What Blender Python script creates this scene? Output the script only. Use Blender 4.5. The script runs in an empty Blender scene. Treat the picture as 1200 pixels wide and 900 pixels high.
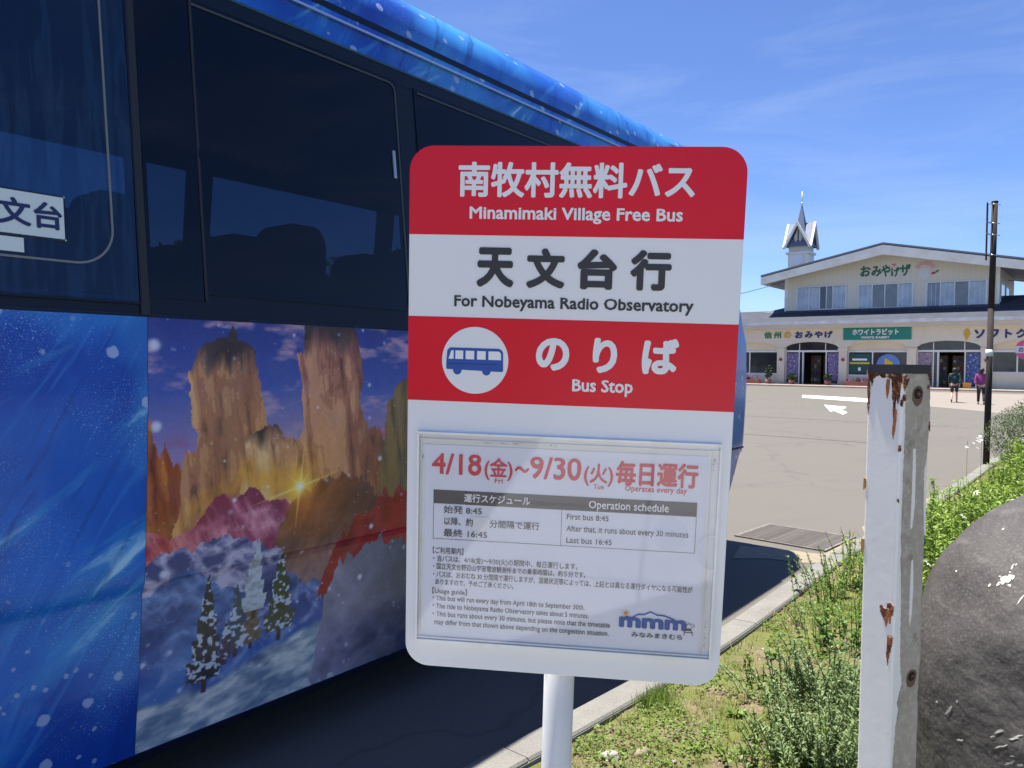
import bpy, bmesh, math, random
import numpy as np
from mathutils import Vector, Matrix, noise as mnoise
R = math.radians
random.seed(7); rng = np.random.default_rng(7)
sc = bpy.context.scene
col = sc.collection

# ------------------------------------------------------------------ camera
cam_data = bpy.data.cameras.new('camera'); cam_data.sensor_width = 36.0; cam_data.lens = 27.0
cam_data.clip_start = 0.05; cam_data.clip_end = 3000
cam = bpy.data.objects.new('camera', cam_data); col.objects.link(cam)
EYE = Vector((0, 0, 1.65))
CAM_M = Matrix.Rotation(R(90 - 1.6), 3, 'X') @ Matrix.Rotation(R(0.55), 3, 'Z')
cam.matrix_world = Matrix.Translation(EYE) @ CAM_M.to_4x4()
sc.camera = cam
sc.render.resolution_x = 1024; sc.render.resolution_y = 768

# ------------------------------------------------------------------ sky, sun, exposure
SUN_DIR = Vector((-0.208, 0.140, 1.0)).normalized()
world = bpy.data.worlds.new('World'); sc.world = world; world.use_nodes = True
nt = world.node_tree; nt.nodes.clear()
def wn(t, **k):
    n = nt.nodes.new(t)
    for a, b in k.items(): setattr(n, a, b)
    return n
out = wn('ShaderNodeOutputWorld'); bg = wn('ShaderNodeBackground'); bg.inputs['Strength'].default_value = 0.06
sky = wn('ShaderNodeTexSky', sky_type='NISHITA', sun_disc=False, sun_elevation=R(76), sun_rotation=R(-56),
         altitude=1300, air_density=1.0, dust_density=0.25, ozone_density=2.5)
tc = wn('ShaderNodeTexCoord'); mp = wn('ShaderNodeMapping'); mp.inputs['Rotation'].default_value = (0.1, 0.35, 0.3); mp.inputs['Scale'].default_value = (1.2, 2.2, 7.5)
n1 = wn('ShaderNodeTexNoise'); n1.inputs['Scale'].default_value = 2.0; n1.inputs['Detail'].default_value = 7; n1.inputs['Roughness'].default_value = 0.62; n1.inputs['Distortion'].default_value = 0.5
cr = wn('ShaderNodeValToRGB'); cr.color_ramp.elements[0].position = 0.47; cr.color_ramp.elements[1].position = 0.78
mulc = wn('ShaderNodeMath', operation='MULTIPLY'); mulc.inputs[1].default_value = 0.13
tint = wn('ShaderNodeMix', data_type='RGBA', blend_type='MULTIPLY'); tint.inputs[0].default_value = 1.0; tint.inputs[7].default_value = (0.80, 0.92, 1.24, 1)
mix = wn('ShaderNodeMix', data_type='RGBA'); mix.inputs[7].default_value = (7.2, 8.0, 9.0, 1)
L = nt.links.new
L(tc.outputs['Generated'], mp.inputs[0]); L(mp.outputs[0], n1.inputs[0]); L(n1.outputs[0], cr.inputs[0]); L(cr.outputs[0], mulc.inputs[0])
L(sky.outputs[0], tint.inputs[6]); L(tint.outputs[2], mix.inputs[6]); L(mulc.outputs[0], mix.inputs[0]); L(mix.outputs[2], bg.inputs[0]); L(bg.outputs[0], out.inputs[0])
sd = bpy.data.lights.new('sun', 'SUN'); sd.energy = 5.0; sd.angle = R(0.53); sd.color = (1.0, 0.955, 0.88)
so = bpy.data.objects.new('sun', sd); col.objects.link(so); so.rotation_euler = SUN_DIR.to_track_quat('Z', 'Y').to_euler(); so.location = (0, 0, 30)
sc.view_settings.view_transform = 'Standard'; sc.view_settings.look = 'None'; sc.view_settings.gamma = 1.0
sc.view_settings.exposure = 1.36
sc.render.engine = 'CYCLES'
sc.cycles.max_bounces = 8; sc.cycles.transparent_max_bounces = 32; sc.cycles.use_denoising = True

# ------------------------------------------------------------------ helpers
def tag(o, label=None, cat=None, group=None, kind=None):
    if label: o['label'] = label
    if cat: o['category'] = cat
    if group: o['group'] = group
    if kind: o['kind'] = kind
    return o
def empty(name, loc=(0, 0, 0), rz=0.0, M=None, parent=None):
    o = bpy.data.objects.new(name, None); col.objects.link(o); o.empty_display_size = 0.1
    if M is not None: o.matrix_world = M
    else: o.location = loc; o.rotation_euler = (0, 0, rz)
    if parent: o.parent = parent
    return o
def link(name, me, m=None, parent=None):
    o = bpy.data.objects.new(name, me); col.objects.link(o)
    if m is not None:
        if isinstance(m, (list, tuple)):
            for q in m: me.materials.append(q)
        elif not me.materials: me.materials.append(m)
    if parent: o.parent = parent
    return o
def fin(bm, name, m=None, parent=None, smooth=False, bevel=0):
    if bevel:
        bmesh.ops.bevel(bm, geom=[e for e in bm.edges if e.calc_face_angle(0) > 0.5], offset=bevel, segments=2, affect='EDGES', profile=0.6)
    me = bpy.data.meshes.new(name); bm.normal_update(); bm.to_mesh(me); bm.free()
    if smooth:
        me.polygons.foreach_set('use_smooth', [True] * len(me.polygons))
    return link(name, me, m, parent)
def box(bm, x0, x1, y0, y1, z0, z1, M=None):
    vs = [Vector((x, y, z)) for z in (z0, z1) for y in (y0, y1) for x in (x0, x1)]
    if M is not None: vs = [M @ v for v in vs]
    v = [bm.verts.new(p) for p in vs]
    for f in ((0, 2, 3, 1), (4, 5, 7, 6), (0, 1, 5, 4), (2, 6, 7, 3), (0, 4, 6, 2), (1, 3, 7, 5)):
        bm.faces.new([v[i] for i in f])
def bx(name, m, parent, *a, bevel=0, M=None):
    bm = bmesh.new(); box(bm, *a, M=M); return fin(bm, name, m, parent, bevel=bevel)
def tube(bm, p0, p1, r0, r1=None, seg=12, cap=True):
    r1 = r0 if r1 is None else r1
    p0 = Vector(p0); p1 = Vector(p1); q = (p1 - p0).to_track_quat('Z', 'Y')
    a, b = [], []
    for i in range(seg):
        t = 2 * math.pi * i / seg; c = Vector((math.cos(t), math.sin(t), 0))
        a.append(bm.verts.new(p0 + q @ (c * r0))); b.append(bm.verts.new(p1 + q @ (c * r1)))
    for i in range(seg):
        j = (i + 1) % seg; f = bm.faces.new((a[i], a[j], b[j], b[i])); f.smooth = True
    if cap: bm.faces.new(a[::-1]); bm.faces.new(b)
def prism(bm, pts, y0, y1, axis='y'):
    """closed outline pts [(x,z)] extruded along y (axis 'y') or [(x,y)] along z (axis 'z')"""
    f = (lambda p, t: (p[0], t, p[1])) if axis == 'y' else ((lambda p, t: (p[0], p[1], t)) if axis == 'z' else (lambda p, t: (t, p[0], p[1])))
    a = [bm.verts.new(f(p, y0)) for p in pts]; b = [bm.verts.new(f(p, y1)) for p in pts]
    n = len(pts)
    bm.faces.new(a); bm.faces.new(b[::-1])
    for i in range(n):
        j = (i + 1) % n; bm.faces.new((a[i], b[i], b[j], a[j]))
    bmesh.ops.recalc_face_normals(bm, faces=bm.faces[:])
def rrect(x0, x1, z0, z1, r, n=6, r_each=None):
    rs = r_each or (r, r, r, r); P = []
    for (cx, cz, a0, rr) in ((x1 - rs[0], z1 - rs[0], 0, rs[0]), (x0 + rs[1], z1 - rs[1], 90, rs[1]), (x0 + rs[2], z0 + rs[2], 180, rs[2]), (x1 - rs[3], z0 + rs[3], 270, rs[3])):
        for i in range(n + 1):
            t = R(a0 + 90 * i / n); P.append((cx + rr * math.cos(t), cz + rr * math.sin(t)))
    return P
def lin(c):
    return tuple(((x / 12.92) if x <= 0.04045 else ((x + 0.055) / 1.055) ** 2.4) for x in c)
def hexc(r, g, b): return lin((r / 255, g / 255, b / 255))

class MB:
    """small material builder"""
    def __init__(s, name, color=(.5, .5, .5), rough=.6, metal=0.0, spec=.5, coat=0.0):
        s.m = bpy.data.materials.new(name); s.m.use_nodes = True; s.nt = s.m.node_tree
        s.b = s.nt.nodes['Principled BSDF']
        s.b.inputs['Base Color'].default_value = (*color, 1); s.b.inputs['Roughness'].default_value = rough
        s.b.inputs['Metallic'].default_value = metal; s.b.inputs['Specular IOR Level'].default_value = spec
        s.b.inputs['Coat Weight'].default_value = coat; s.b.inputs['Coat Roughness'].default_value = .05
        s.col = None; s.base = (*color, 1); s._h = None
    def node(s, t, **k):
        n = s.nt.nodes.new(t)
        for a, b in k.items(): setattr(n, a, b)
        return n
    def L(s, a, b): s.nt.links.new(a, b)
    def co(s, kind='Object', scale=(1, 1, 1), rot=(0, 0, 0), loc=(0, 0, 0)):
        t = s.node('ShaderNodeTexCoord'); m = s.node('ShaderNodeMapping'); m.vector_type = 'TEXTURE'; scale = tuple(1 / q for q in scale); loc = tuple(-q for q in loc)
        m.inputs['Scale'].default_value = scale; m.inputs['Rotation'].default_value = rot; m.inputs['Location'].default_value = loc
        s.L(t.outputs[kind], m.inputs[0]); return m.outputs[0]
    def noise(s, scale, detail=5, rough=.55, dist=0, co=None):
        n = s.node('ShaderNodeTexNoise'); n.inputs['Scale'].default_value = scale; n.inputs['Detail'].default_value = detail
        n.inputs['Roughness'].default_value = rough; n.inputs['Distortion'].default_value = dist
        s.L(co if co is not None else s.co(), n.inputs[0]); return n.outputs[0]
    def vor(s, scale, co=None, feature='F1', rnd=1.0):
        n = s.node('ShaderNodeTexVoronoi', feature=feature); n.inputs['Scale'].default_value = scale; n.inputs['Randomness'].default_value = rnd
        s.L(co if co is not None else s.co(), n.inputs['Vector']); return n.outputs['Distance']
    def ramp(s, x, a, b, ca=(0, 0, 0, 1), cb=(1, 1, 1, 1)):
        r = s.node('ShaderNodeValToRGB'); e = r.color_ramp.elements; e[0].position = a; e[1].position = b; e[0].color = ca; e[1].color = cb
        if a > b:
            e[0].position = b; e[1].position = a; e[0].color = cb; e[1].color = ca
        s.L(x, r.inputs[0]); return r.outputs[0]
    def math(s, op, a, b=None):
        n = s.node('ShaderNodeMath', operation=op)
        for i, v in enumerate((a, b)):
            if v is None: continue
            if isinstance(v, (int, float)): n.inputs[i].default_value = v
            else: s.L(v, n.inputs[i])
        return n.outputs[0]
    def mixc(s, fac, color, blend='MIX'):
        n = s.node('ShaderNodeMix', data_type='RGBA', blend_type=blend)
        if isinstance(fac, (int, float)): n.inputs[0].default_value = fac
        else: s.L(fac, n.inputs[0])
        if s.col is None: n.inputs[6].default_value = s.base
        else: s.L(s.col, n.inputs[6])
        if isinstance(color, tuple): n.inputs[7].default_value = (*color[:3], 1)
        else: s.L(color, n.inputs[7])
        s.col = n.outputs[2]; return s
    def vary(s, scale, dark, lo=.35, hi=.65, detail=5, co=None):
        return s.mixc(s.ramp(s.noise(scale, detail, co=co), lo, hi), dark)
    def bump(s, h, strength=.3, dist=.01):
        b = s.node('ShaderNodeBump'); b.inputs['Strength'].default_value = strength; b.inputs['Distance'].default_value = dist
        s.L(h, b.inputs['Height'])
        if s._h is not None: s.L(s._h, b.inputs['Normal'])
        s._h = b.outputs[0]; s.L(s._h, s.b.inputs['Normal']); return s
    def rough(s, x, lo, hi):
        n = s.node('ShaderNodeMapRange'); n.inputs[3].default_value = lo; n.inputs[4].default_value = hi; s.L(x, n.inputs[0]); s.L(n.outputs[0], s.b.inputs['Roughness']); return s
    def sep(s, kind='Object'):
        t = s.node('ShaderNodeTexCoord'); x = s.node('ShaderNodeSeparateXYZ'); s.L(t.outputs[kind], x.inputs[0]); return x.outputs
    def done(s):
        if s.col is not None: s.L(s.col, s.b.inputs['Base Color'])
        return s.m
def simple(name, color, rough=.6, metal=0, spec=.5, coat=0, var=None, scale=8):
    b = MB(name, color, rough, metal, spec, coat)
    if var is not None:
        b.vary(scale, tuple(c * var for c in color))
        b.bump(b.noise(scale * 12, 3), .12, .002)
    return b.done()

# text -> flat mesh data fitted to a rectangle
_tc = bpy.data.curves.new('lettering', 'FONT'); _to = bpy.data.objects.new('lettering_source', _tc); col.objects.link(_to)
_tcache = {}
def text_geo(s, off, res=3):
    k = (s, off, res)
    if k in _tcache: return _tcache[k]
    _tc.body = s; _tc.offset = off; _tc.resolution_u = res
    bpy.context.view_layer.update(); dg = bpy.context.evaluated_depsgraph_get()
    me = bpy.data.meshes.new_from_object(_to.evaluated_get(dg), depsgraph=dg)
    v = np.array([q.co[:] for q in me.vertices]); f = [tuple(p.vertices) for p in me.polygons]
    bpy.data.meshes.remove(me); _tcache[k] = (v, f); return v, f
REF = {'J': (-.08, .80), 'L': (0.0, .70)}
def text_mesh(s, kind, off, x0, x1, ztop, zbot, fn, res=3):
    """kind J: kanji box fills ztop..zbot; L: capitals do; K: the glyph's own box does. off = stroke thickening"""
    v, f = text_geo(s, 0, res); v = v.copy(); n = len(v)
    if kind == 'L' and s != 'mmm':        # taller lower case, as on the sign
        y = v[:, 1]; v[:, 1] = np.interp(y, [-.3, 0, .45, .70, .8], [-.3, 0, .53, .72, .8])
    if off > .005:      # weight: the same outline laid round a small circle
        k = 8 if off > .018 else 4; V = [v]; F = list(f)
        for i in range(k):
            t = 2 * math.pi * (i + .5) / k; V.append(v + np.array([off * math.cos(t), off * math.sin(t), (i + 1) * 1e-5])); F += [tuple(q + n * (i + 1) for q in x) for x in f]
        v = np.concatenate(V); f = F
    lo, hi = v[:, 0].min(), v[:, 0].max()
    b, t = REF.get(kind, (v[:, 1].min(), v[:, 1].max()))
    X = x0 + (v[:, 0] - lo) / (hi - lo) * (x1 - x0); Z = zbot + (v[:, 1] - b) / (t - b) * (ztop - zbot)
    me = bpy.data.meshes.new('lettering'); me.from_pydata([tuple(Vector(fn(a, c)) - Vector((0, d, 0))) for a, c, d in zip(X, Z, v[:, 2])], [], f); me.update(); return me
def lettering(s, kind, off, x0, x1, zt, zb, fn, m, parent, res=3):
    return link('lettering', text_mesh(s, kind, off, x0, x1, zt, zb, fn, res), m, parent)

# ------------------------------------------------------------------ the lay of the land
BD = Vector((.616, .788, 0)).normalized(); BN = Vector((BD.y, -BD.x, 0))     # along the bus, and out of its near side
BANG = math.atan2(BD.y, BD.x); FANG = math.atan2(BN.y, BN.x)
SHOP0 = Vector((17.5, 50.0, 0))
def gz(x, y):
    q = (SHOP0.x - x) * BD.x + (SHOP0.y - y) * BD.y
    return .35 * min(1, max(0, (14 - q) / 11.4))
def aq(a, q):                                   # shop frontage coordinates -> world
    p = SHOP0 + BN * a - BD * q; return (p.x, p.y)
def gp(px, py, z=None):                         # where a sight line of the survey photo meets the ground
    r = CAM_M @ Vector(((px - 600) / 900, -(py - 450) / 900, -1)); zz = 0 if z is None else z
    for _ in range(25 if z is None else 1):
        g = EYE + r * ((zz - EYE.z) / r.z)
        if z is None: zz = .5 * zz + .5 * gz(g.x, g.y)
    return Vector((g.x, g.y, zz))

# ------------------------------------------------------------------ ground materials
def asphalt_mat():
    b = MB('asphalt', (.66, .585, .475), .88, spec=.3); c = b.co('Object')
    b.vary(.18, (.58, .515, .42), .3, .7, co=c); b.vary(1.3, (.63, .56, .46), .35, .7, co=c)
    b.mixc(b.math('MULTIPLY', b.ramp(b.noise(230, 2, co=c), .48, .64), .5), (.40, .365, .32))
    b.mixc(b.math('MULTIPLY', b.ramp(b.vor(120, co=c), .16, .05), .5), (.42, .40, .35))
    b.mixc(b.math('MULTIPLY', b.ramp(b.noise(.55, 7, .7, .5, co=b.co('Object', (1, 4, 1), (0, 0, R(35)))), .56, .70), .45), (.40, .365, .32))
    b.mixc(b.math('MULTIPLY', b.ramp(b.noise(1.1, 6, .6, .3, co=b.co('Object', (6, .5, 1), (0, 0, R(-62)))), .60, .70), .35), (.36, .33, .29))
    b.mixc(b.math('MULTIPLY', b.ramp(b.noise(75, 4, .7, co=c), .50, .60), .28), (.36, .33, .29))
    b.mixc(b.math('MULTIPLY', b.ramp(b.noise(28, 4, .7, co=c), .58, .68), .25), (.72, .66, .56))
    # cracks and joints
    w = b.node('ShaderNodeVectorMath', operation='ADD'); n = b.node('ShaderNodeTexNoise'); n.inputs['Scale'].default_value = 1.6; b.L(c, n.inputs[0]); b.L(c, w.inputs[0]); b.L(n.outputs[1], w.inputs[1])
    e = b.vor(.16, co=w.outputs[0], feature='DISTANCE_TO_EDGE')
    b.mixc(b.math('MULTIPLY', b.ramp(e, .005, .001), .35), (.11, .10, .09))
    # oil stains
    g = b.node('ShaderNodeTexCoord'); m = b.node('ShaderNodeMapping'); p = gp(322, 900, 0); m.vector_type = 'TEXTURE'
    m.inputs['Location'].default_value = (p.x, p.y, 0); m.inputs['Rotation'].default_value = (0, 0, -.1); m.inputs['Scale'].default_value = (.40, .22, 1)
    b.L(g.outputs['Object'], m.inputs[0]); ln = b.node('ShaderNodeVectorMath', operation='LENGTH'); b.L(m.outputs[0], ln.inputs[0])
    ld = b.math('ADD', ln.outputs['Value'], b.math('MULTIPLY', b.noise(14, 3, co=c), .25))
    b.mixc(b.math('MULTIPLY', b.ramp(ld, 1.14, 1.02), .85), (.03, .03, .03))
    b.bump(b.noise(160, 3, co=c), .5, .004)
    return b.done()
M_ASPH = asphalt_mat()
def gmesh(name, pts, m, dz=0.0, kind='structure'):
    """flat ground-hugging polygon from world points"""
    bm = bmesh.new(); bm.faces.new([bm.verts.new((p[0], p[1], gz(p[0], p[1]) + dz)) for p in pts])
    bmesh.ops.subdivide_edges(bm, edges=bm.edges[:], cuts=3, use_grid_fill=True)
    bmesh.ops.triangulate(bm, faces=bm.faces[:])
    for v in bm.verts: v.co.z = gz(v.co.x, v.co.y) + dz
    bmesh.ops.recalc_face_normals(bm, faces=bm.faces[:]); 
    if bm.faces and bm.faces[0].normal.z < 0: bmesh.ops.reverse_faces(bm, faces=bm.faces[:])
    o = fin(bm, name, m); tag(o, kind=kind); return o
# ground sheet: grid in frontage coordinates
av = [-1500, -300, -100, -40, -10, 0, 10, 20, 40, 80, 200, 400, 1500]
qv = [-1500, -500, -150, -40, 0, 2.6, 5.4, 8.3, 11.1, 14, 20, 35, 60, 120, 400, 1500]
bm = bmesh.new(); G = [[None] * len(qv) for _ in av]
for i, a in enumerate(av):
    for j, q in enumerate(qv):
        x, y = aq(a, q); G[i][j] = bm.verts.new((x, y, gz(x, y)))
for i in range(len(av) - 1):
    for j in range(len(qv) - 1):
        bm.faces.new((G[i][j], G[i][j + 1], G[i + 1][j + 1], G[i + 1][j]))
bmesh.ops.recalc_face_normals(bm, faces=bm.faces[:])
gr = fin(bm, 'ground', M_ASPH); tag(gr, kind='structure')

# ------------------------------------------------------------------ kerb: a run of concrete stones between road and verge
KP = [gp(*p, .045) for p in ((600, 900), (690, 850), (770, 804), (850, 759), (920, 706), (985, 657))]
KP = [KP[0] + (KP[0] - KP[2]).normalized() * 3.2] + KP + [gp(1095, 593, .045), gp(1150, 556, .045), gp(1182, 531, .045)]
KP.append(KP[-1] + (KP[-1] - KP[-2]).normalized() * 5)
def resample(P, step):
    out = [P[0].copy()]; acc = 0
    for a, b in zip(P[:-1], P[1:]):
        L_ = (b - a).length; t = step - acc
        while t <= L_:
            out.append(a.lerp(b, t / L_)); t += step
        acc = L_ - (t - step)
    return out
KR = resample(KP, .275)
# smooth the line
for _ in range(4):
    KR = [KR[0]] + [(KR[i - 1] + KR[i] * 2 + KR[i + 1]) / 4 for i in range(1, len(KR) - 1)] + [KR[-1]]
def ktan(i): 
    t = KR[min(i + 1, len(KR) - 1)] - KR[max(i - 1, 0)]; t.z = 0; return t.normalized()
KW = .165
b = MB('kerb_concrete', (.19, .18, .16), .85); b.vary(5, (.15, .145, .13)); b.mixc(b.math('MULTIPLY', b.ramp(b.noise(170, 2), .5, .62), .6), (.09, .088, .085))
b.mixc(b.math('MULTIPLY', b.ramp(b.noise(2.2, 4), .58, .7), .35), (.30, .25, .17)); b.bump(b.noise(120, 3), .35, .003); M_KERB = b.done()
kb = empty('kerb'); tag(kb, kind='structure')
bm = bmesh.new()   # mortar bed under the stones
prev = None
for i in range(len(KR)):
    t = ktan(i); nrm = Vector((-t.y, t.x, 0)); a = KR[i] - nrm * .004; c = KR[i] + nrm * (KW - .01)
    row = [bm.verts.new((p.x, p.y, z)) for p, z in ((a, -.05), (a, .030), (c, .030), (c, -.05))]
    if prev:
        for k in range(3): bm.faces.new((prev[k], prev[k + 1], row[k + 1], row[k]))
    prev = row
M_MORTAR = simple('mortar', (.2, .19, .165), .95, var=.8)
o = fin(bm, 'mortar_bed', M_MORTAR, kb)
i0 = 0
PER = 4
while i0 + PER < len(KR):
    bm = bmesh.new(); prev = None; jit = random.uniform(-.002, .003)
    for k in range(PER + 1):
        i = i0 + k; t = ktan(i); nrm = Vector((-t.y, t.x, 0)); p = KR[i] + t * (.004 if k == 0 else (-.004 if k == PER else 0))
        prof = ((0, -.06), (0, .036), (.010, .046), (KW - .02, .043), (KW, .028), (KW + .004, -.06))
        row = [bm.verts.new((p.x + nrm.x * d_, p.y + nrm.y * d_, z + jit)) for d_, z in prof]
        if prev:
            for q in range(len(prof) - 1): bm.faces.new((prev[q], row[q], row[q + 1], prev[q + 1]))
        if k == 0: bm.faces.new(row)
        if k == PER: bm.faces.new(row[::-1])
        prev = row
    bmesh.ops.recalc_face_normals(bm, faces=bm.faces[:])
    fin(bm, 'kerb_stone', M_KERB, kb); i0 += PER

# ------------------------------------------------------------------ verge (soil with moss and clover)
def verge_z(x, y, e):
    return .012 + .035 * min(1, e / .6) * (0.6 + .5 * mnoise.noise(Vector((x * 1.4, y * 1.4, 3)))) + .012 * mnoise.noise(Vector((x * 9, y * 9, 1))) + .05 * min(1, max(0, e - .8))
def soil_mat():
    b = MB('soil', (.22, .165, .105), .95, spec=.2); c = b.co()
    b.vary(9, (.12, .09, .055), co=c); b.mixc(b.ramp(b.noise(60, 3, co=c), .5, .68), (.26, .21, .15))
    b.mixc(b.math('MULTIPLY', b.ramp(b.noise(3.2, 6, .65, co=c), .43, .55), .85), (.115, .13, .035))
    b.mixc(b.math('MULTIPLY', b.ramp(b.noise(5.5, 6, .65, 0.4, co=c), .51, .62), .8), (.15, .165, .045))
    b.bump(b.noise(55, 6, .7, co=c), .9, .02); return b.done()
bm = bmesh.new()
es = [-.012, .05, .12, .2, .3, .4, .5, .62, .75, .9, 1.05, 1.25, 1.5, 1.8, 2.2, 2.8, 3.6, 4.8, 6.5, 9, 13]
prev = None
KV = resample(KP, .12)
for _ in range(8): KV = [KV[0]] + [(KV[i - 1] + KV[i] * 2 + KV[i + 1]) / 4 for i in range(1, len(KV) - 1)] + [KV[-1]]
KV = [p for p in KV if p.y < 16.5]
for i, p in enumerate(KV):
    t = KV[min(i + 1, len(KV) - 1)] - KV[max(i - 1, 0)]; t.z = 0; t.normalize(); n_ = Vector((t.y, -t.x, 0))
    row = []
    for e in es:
        q = p + n_ * e; row.append(bm.verts.new((q.x, q.y, verge_z(q.x, q.y, max(0, e)))))
    if prev:
        for k in range(len(es) - 1): bm.faces.new((prev[k], prev[k + 1], row[k + 1], row[k])).smooth = True
    prev = row
bmesh.ops.recalc_face_normals(bm, faces=bm.faces[:])
if sum(f.normal.z for f in bm.faces) < 0: bmesh.ops.reverse_faces(bm, faces=bm.faces[:])
tag(fin(bm, 'verge', soil_mat()), kind='structure')
KA = np.array([(p.x, p.y) for p in KV])
def kerb_e(x, y):
    d = (KA[:, 0] - x) ** 2 + (KA[:, 1] - y) ** 2; i = int(d.argmin()); j = min(i + 1, len(KA) - 1); k = max(0, j - 1)
    t = KA[j] - KA[k]; t /= np.linalg.norm(t); return (x - KA[k][0]) * t[1] - (y - KA[k][1]) * t[0]
# added unseen pale paving behind the verge, to bounce light up onto the sign
b = MB('bounce_concrete', (.46, .45, .43), .85); b.vary(2, (.40, .39, .37)); b.bump(b.noise(90, 3), .3, .003); M_BOUNCE = b.done()
fw = empty('bounce_paving'); tag(fw, kind='structure')
o = bx('bounce_bed', M_MORTAR, fw, -.9, 7.0, -9.0, 1.52, .02, .062)
for i in range(8):
    for j in range(10): bx('bounce_slab', M_BOUNCE, fw, -.9 + i * .99, -.9 + i * .99 + .97, 1.52 - (j + 1) * 1.052, 1.52 - (j + 1) * 1.052 + 1.03, .05, .075)
def vz(x, y): return verge_z(x, y, max(0, kerb_e(x, y)))

# drainage grating set in the road by the kerb
dg_c = [gp(*p, .006) for p in ((865, 629), (897, 613), (1003, 630), (968, 646))]
g0 = sum(dg_c, Vector()) / 4
ux = ((dg_c[2] - dg_c[1]) + (dg_c[3] - dg_c[0])) / 2; uy = ((dg_c[1] - dg_c[0]) + (dg_c[2] - dg_c[3])) / 2
gw, gh = ux.length, uy.length
M_STEEL = MB('weathered_steel', (.20, .185, .165), .7, .35).vary(18, (.13, .11, .09)).done()
M_DARK = simple('dark_gap', (.012, .012, .012), .95)
dr = empty('drain_grating', (g0.x, g0.y, 0), math.atan2(ux.y, ux.x)); tag(dr, 'flat rusty steel drain grating in the road beside the kerb', 'grating')
bx('pit', M_DARK, dr, -gw / 2, gw / 2, -gh / 2, gh / 2, .0015, .003)
bm = bmesh.new()
for a in ((-gw / 2, gw / 2, -gh / 2, -gh / 2 + .03), (-gw / 2, gw / 2, gh / 2 - .03, gh / 2), (-gw / 2, -gw / 2 + .03, -gh / 2 + .03, gh / 2 - .03), (gw / 2 - .03, gw / 2, -gh / 2 + .03, gh / 2 - .03)):
    box(bm, *a, .002, .014)
fin(bm, 'frame', M_STEEL, dr)
NB = 20
bm = bmesh.new(); box(bm, -gw / 2 + .034, gw / 2 - .034, -.009, .009, .002, .016); bar_me = bpy.data.meshes.new('bar'); bm.to_mesh(bar_me); bm.free(); bar_me.materials.append(M_STEEL)
for i in range(NB):
    o = link('bar', bar_me, None, dr); o.location = (0, -gh / 2 + .05 + (gh - .1) * i / (NB - 1), 0)
bm = bmesh.new()
for i in range(1, 5): box(bm, -gw / 2 + gw * i / 5 - .004, -gw / 2 + gw * i / 5 + .004, -gh / 2 + .03, gh / 2 - .03, .004, .0145)
fin(bm, 'cross_rod', M_STEEL, dr)

# painted markings and paler paving in front of the shop
M_WHITEPAINT = MB('road_paint', (.78, .77, .73), .7).vary(3, (.6, .58, .53), .5, .8).done()
tag(gmesh('white_marking', [aq(4.49, 9.97), aq(8.6, 11.2), aq(9.0, 13.5), aq(5.06, 11.8)], M_WHITEPAINT, .008), kind='structure')
arrow = [gp(*p) for p in ((966, 474.6), (992, 477.2), (989, 479.5), (984, 479.3), (993, 483.5), (988, 486), (977, 481.5), (973, 482.5))]
tag(gmesh('white_arrow_marking', [(p.x, p.y) for p in arrow], M_WHITEPAINT, .008), kind='structure')
b = MB('paving', (.21, .178, .15), .9); b.vary(.5, (.19, .167, .145)); b.mixc(b.math('MULTIPLY', b.ramp(b.noise(60, 2), .5, .6), .4), (.13, .11, .095)); M_PAVE = b.done()
pv = [gp(*p) for p in ((1060, 474), (1095, 477), (1140, 481), (1184, 486), (1260, 500))]
pts = [(p.x, p.y) for p in pv]; pts += [aq(24, 22), aq(26, 4.2), aq(8, 4.2), aq(8.6, 9)]
tag(gmesh('forecourt_paving', pts, M_PAVE, .004), kind='structure')
# sandy dust drifted along the kerb
b = MB('sandy_dust', (.25, .20, .13), .95); b.vary(12, (.18, .16, .125)); b.bump(b.noise(80, 4), .5, .004); M_SAND = b.done()
def blob(name, P, m, dz): 
    return gmesh(name, P, m, dz)
q = [gp(*p, 0) for p in ((858, 655), (868, 640), (905, 643), (965, 650), (1000, 632), (1012, 634), (990, 648), (972, 660), (940, 660), (900, 655))]
tag(blob('sand_drift', [(p.x, p.y) for p in q], M_SAND, .004), kind='structure')
q = [gp(*p, 0) for p in ((1010, 618), (1040, 600), (1088, 584), (1130, 560), (1150, 548), (1160, 545), (1142, 561), (1095, 590), (1050, 612), (1015, 630))]
tag(blob('sand_drift', [(p.x, p.y) for p in q], M_SAND, .004), kind='structure')

# ------------------------------------------------------------------ coach
B0 = Vector((-2.041, 1.595, 0))
bus = empty('coach', B0, BANG); tag(bus, 'large coach in blue ice wrap with dark windows behind the bus stop sign', 'bus')
W_BUS = 2.32
PROF = [(.115, .215), (.105, .24), (.085, .42), (.06, .66), (.046, .835), (.036, .862), (.028, .872), (.022, .95), (.008, 1.25), (0, 1.5), (0, 1.80), (.006, 1.86), (.06, 2.4), (.11, 2.85),
        (.130, 3.03), (.134, 3.06), (.150, 3.14), (.168, 3.20), (.185, 3.30), (.225, 3.40), (.31, 3.49), (.50, 3.55), (.85, 3.59), (W_BUS / 2, 3.60)]
PZ = [p[1] for p in PROF]; PI_ = [p[0] for p in PROF]
def inset(z): return float(np.interp(z, PZ, PI_))
SEND = lambda z: float(np.interp(z, [.215, .44, .9, 1.7, 2.2, 2.7, 3.1, 3.3, 3.5, 3.6], [6.52, 6.68, 6.88, 6.88, 6.80, 6.58, 6.36, 6.28, 6.1, 5.95]))
RCZ = lambda z: float(np.interp(z, [2.9, 3.15], [.17, .05]))
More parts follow.
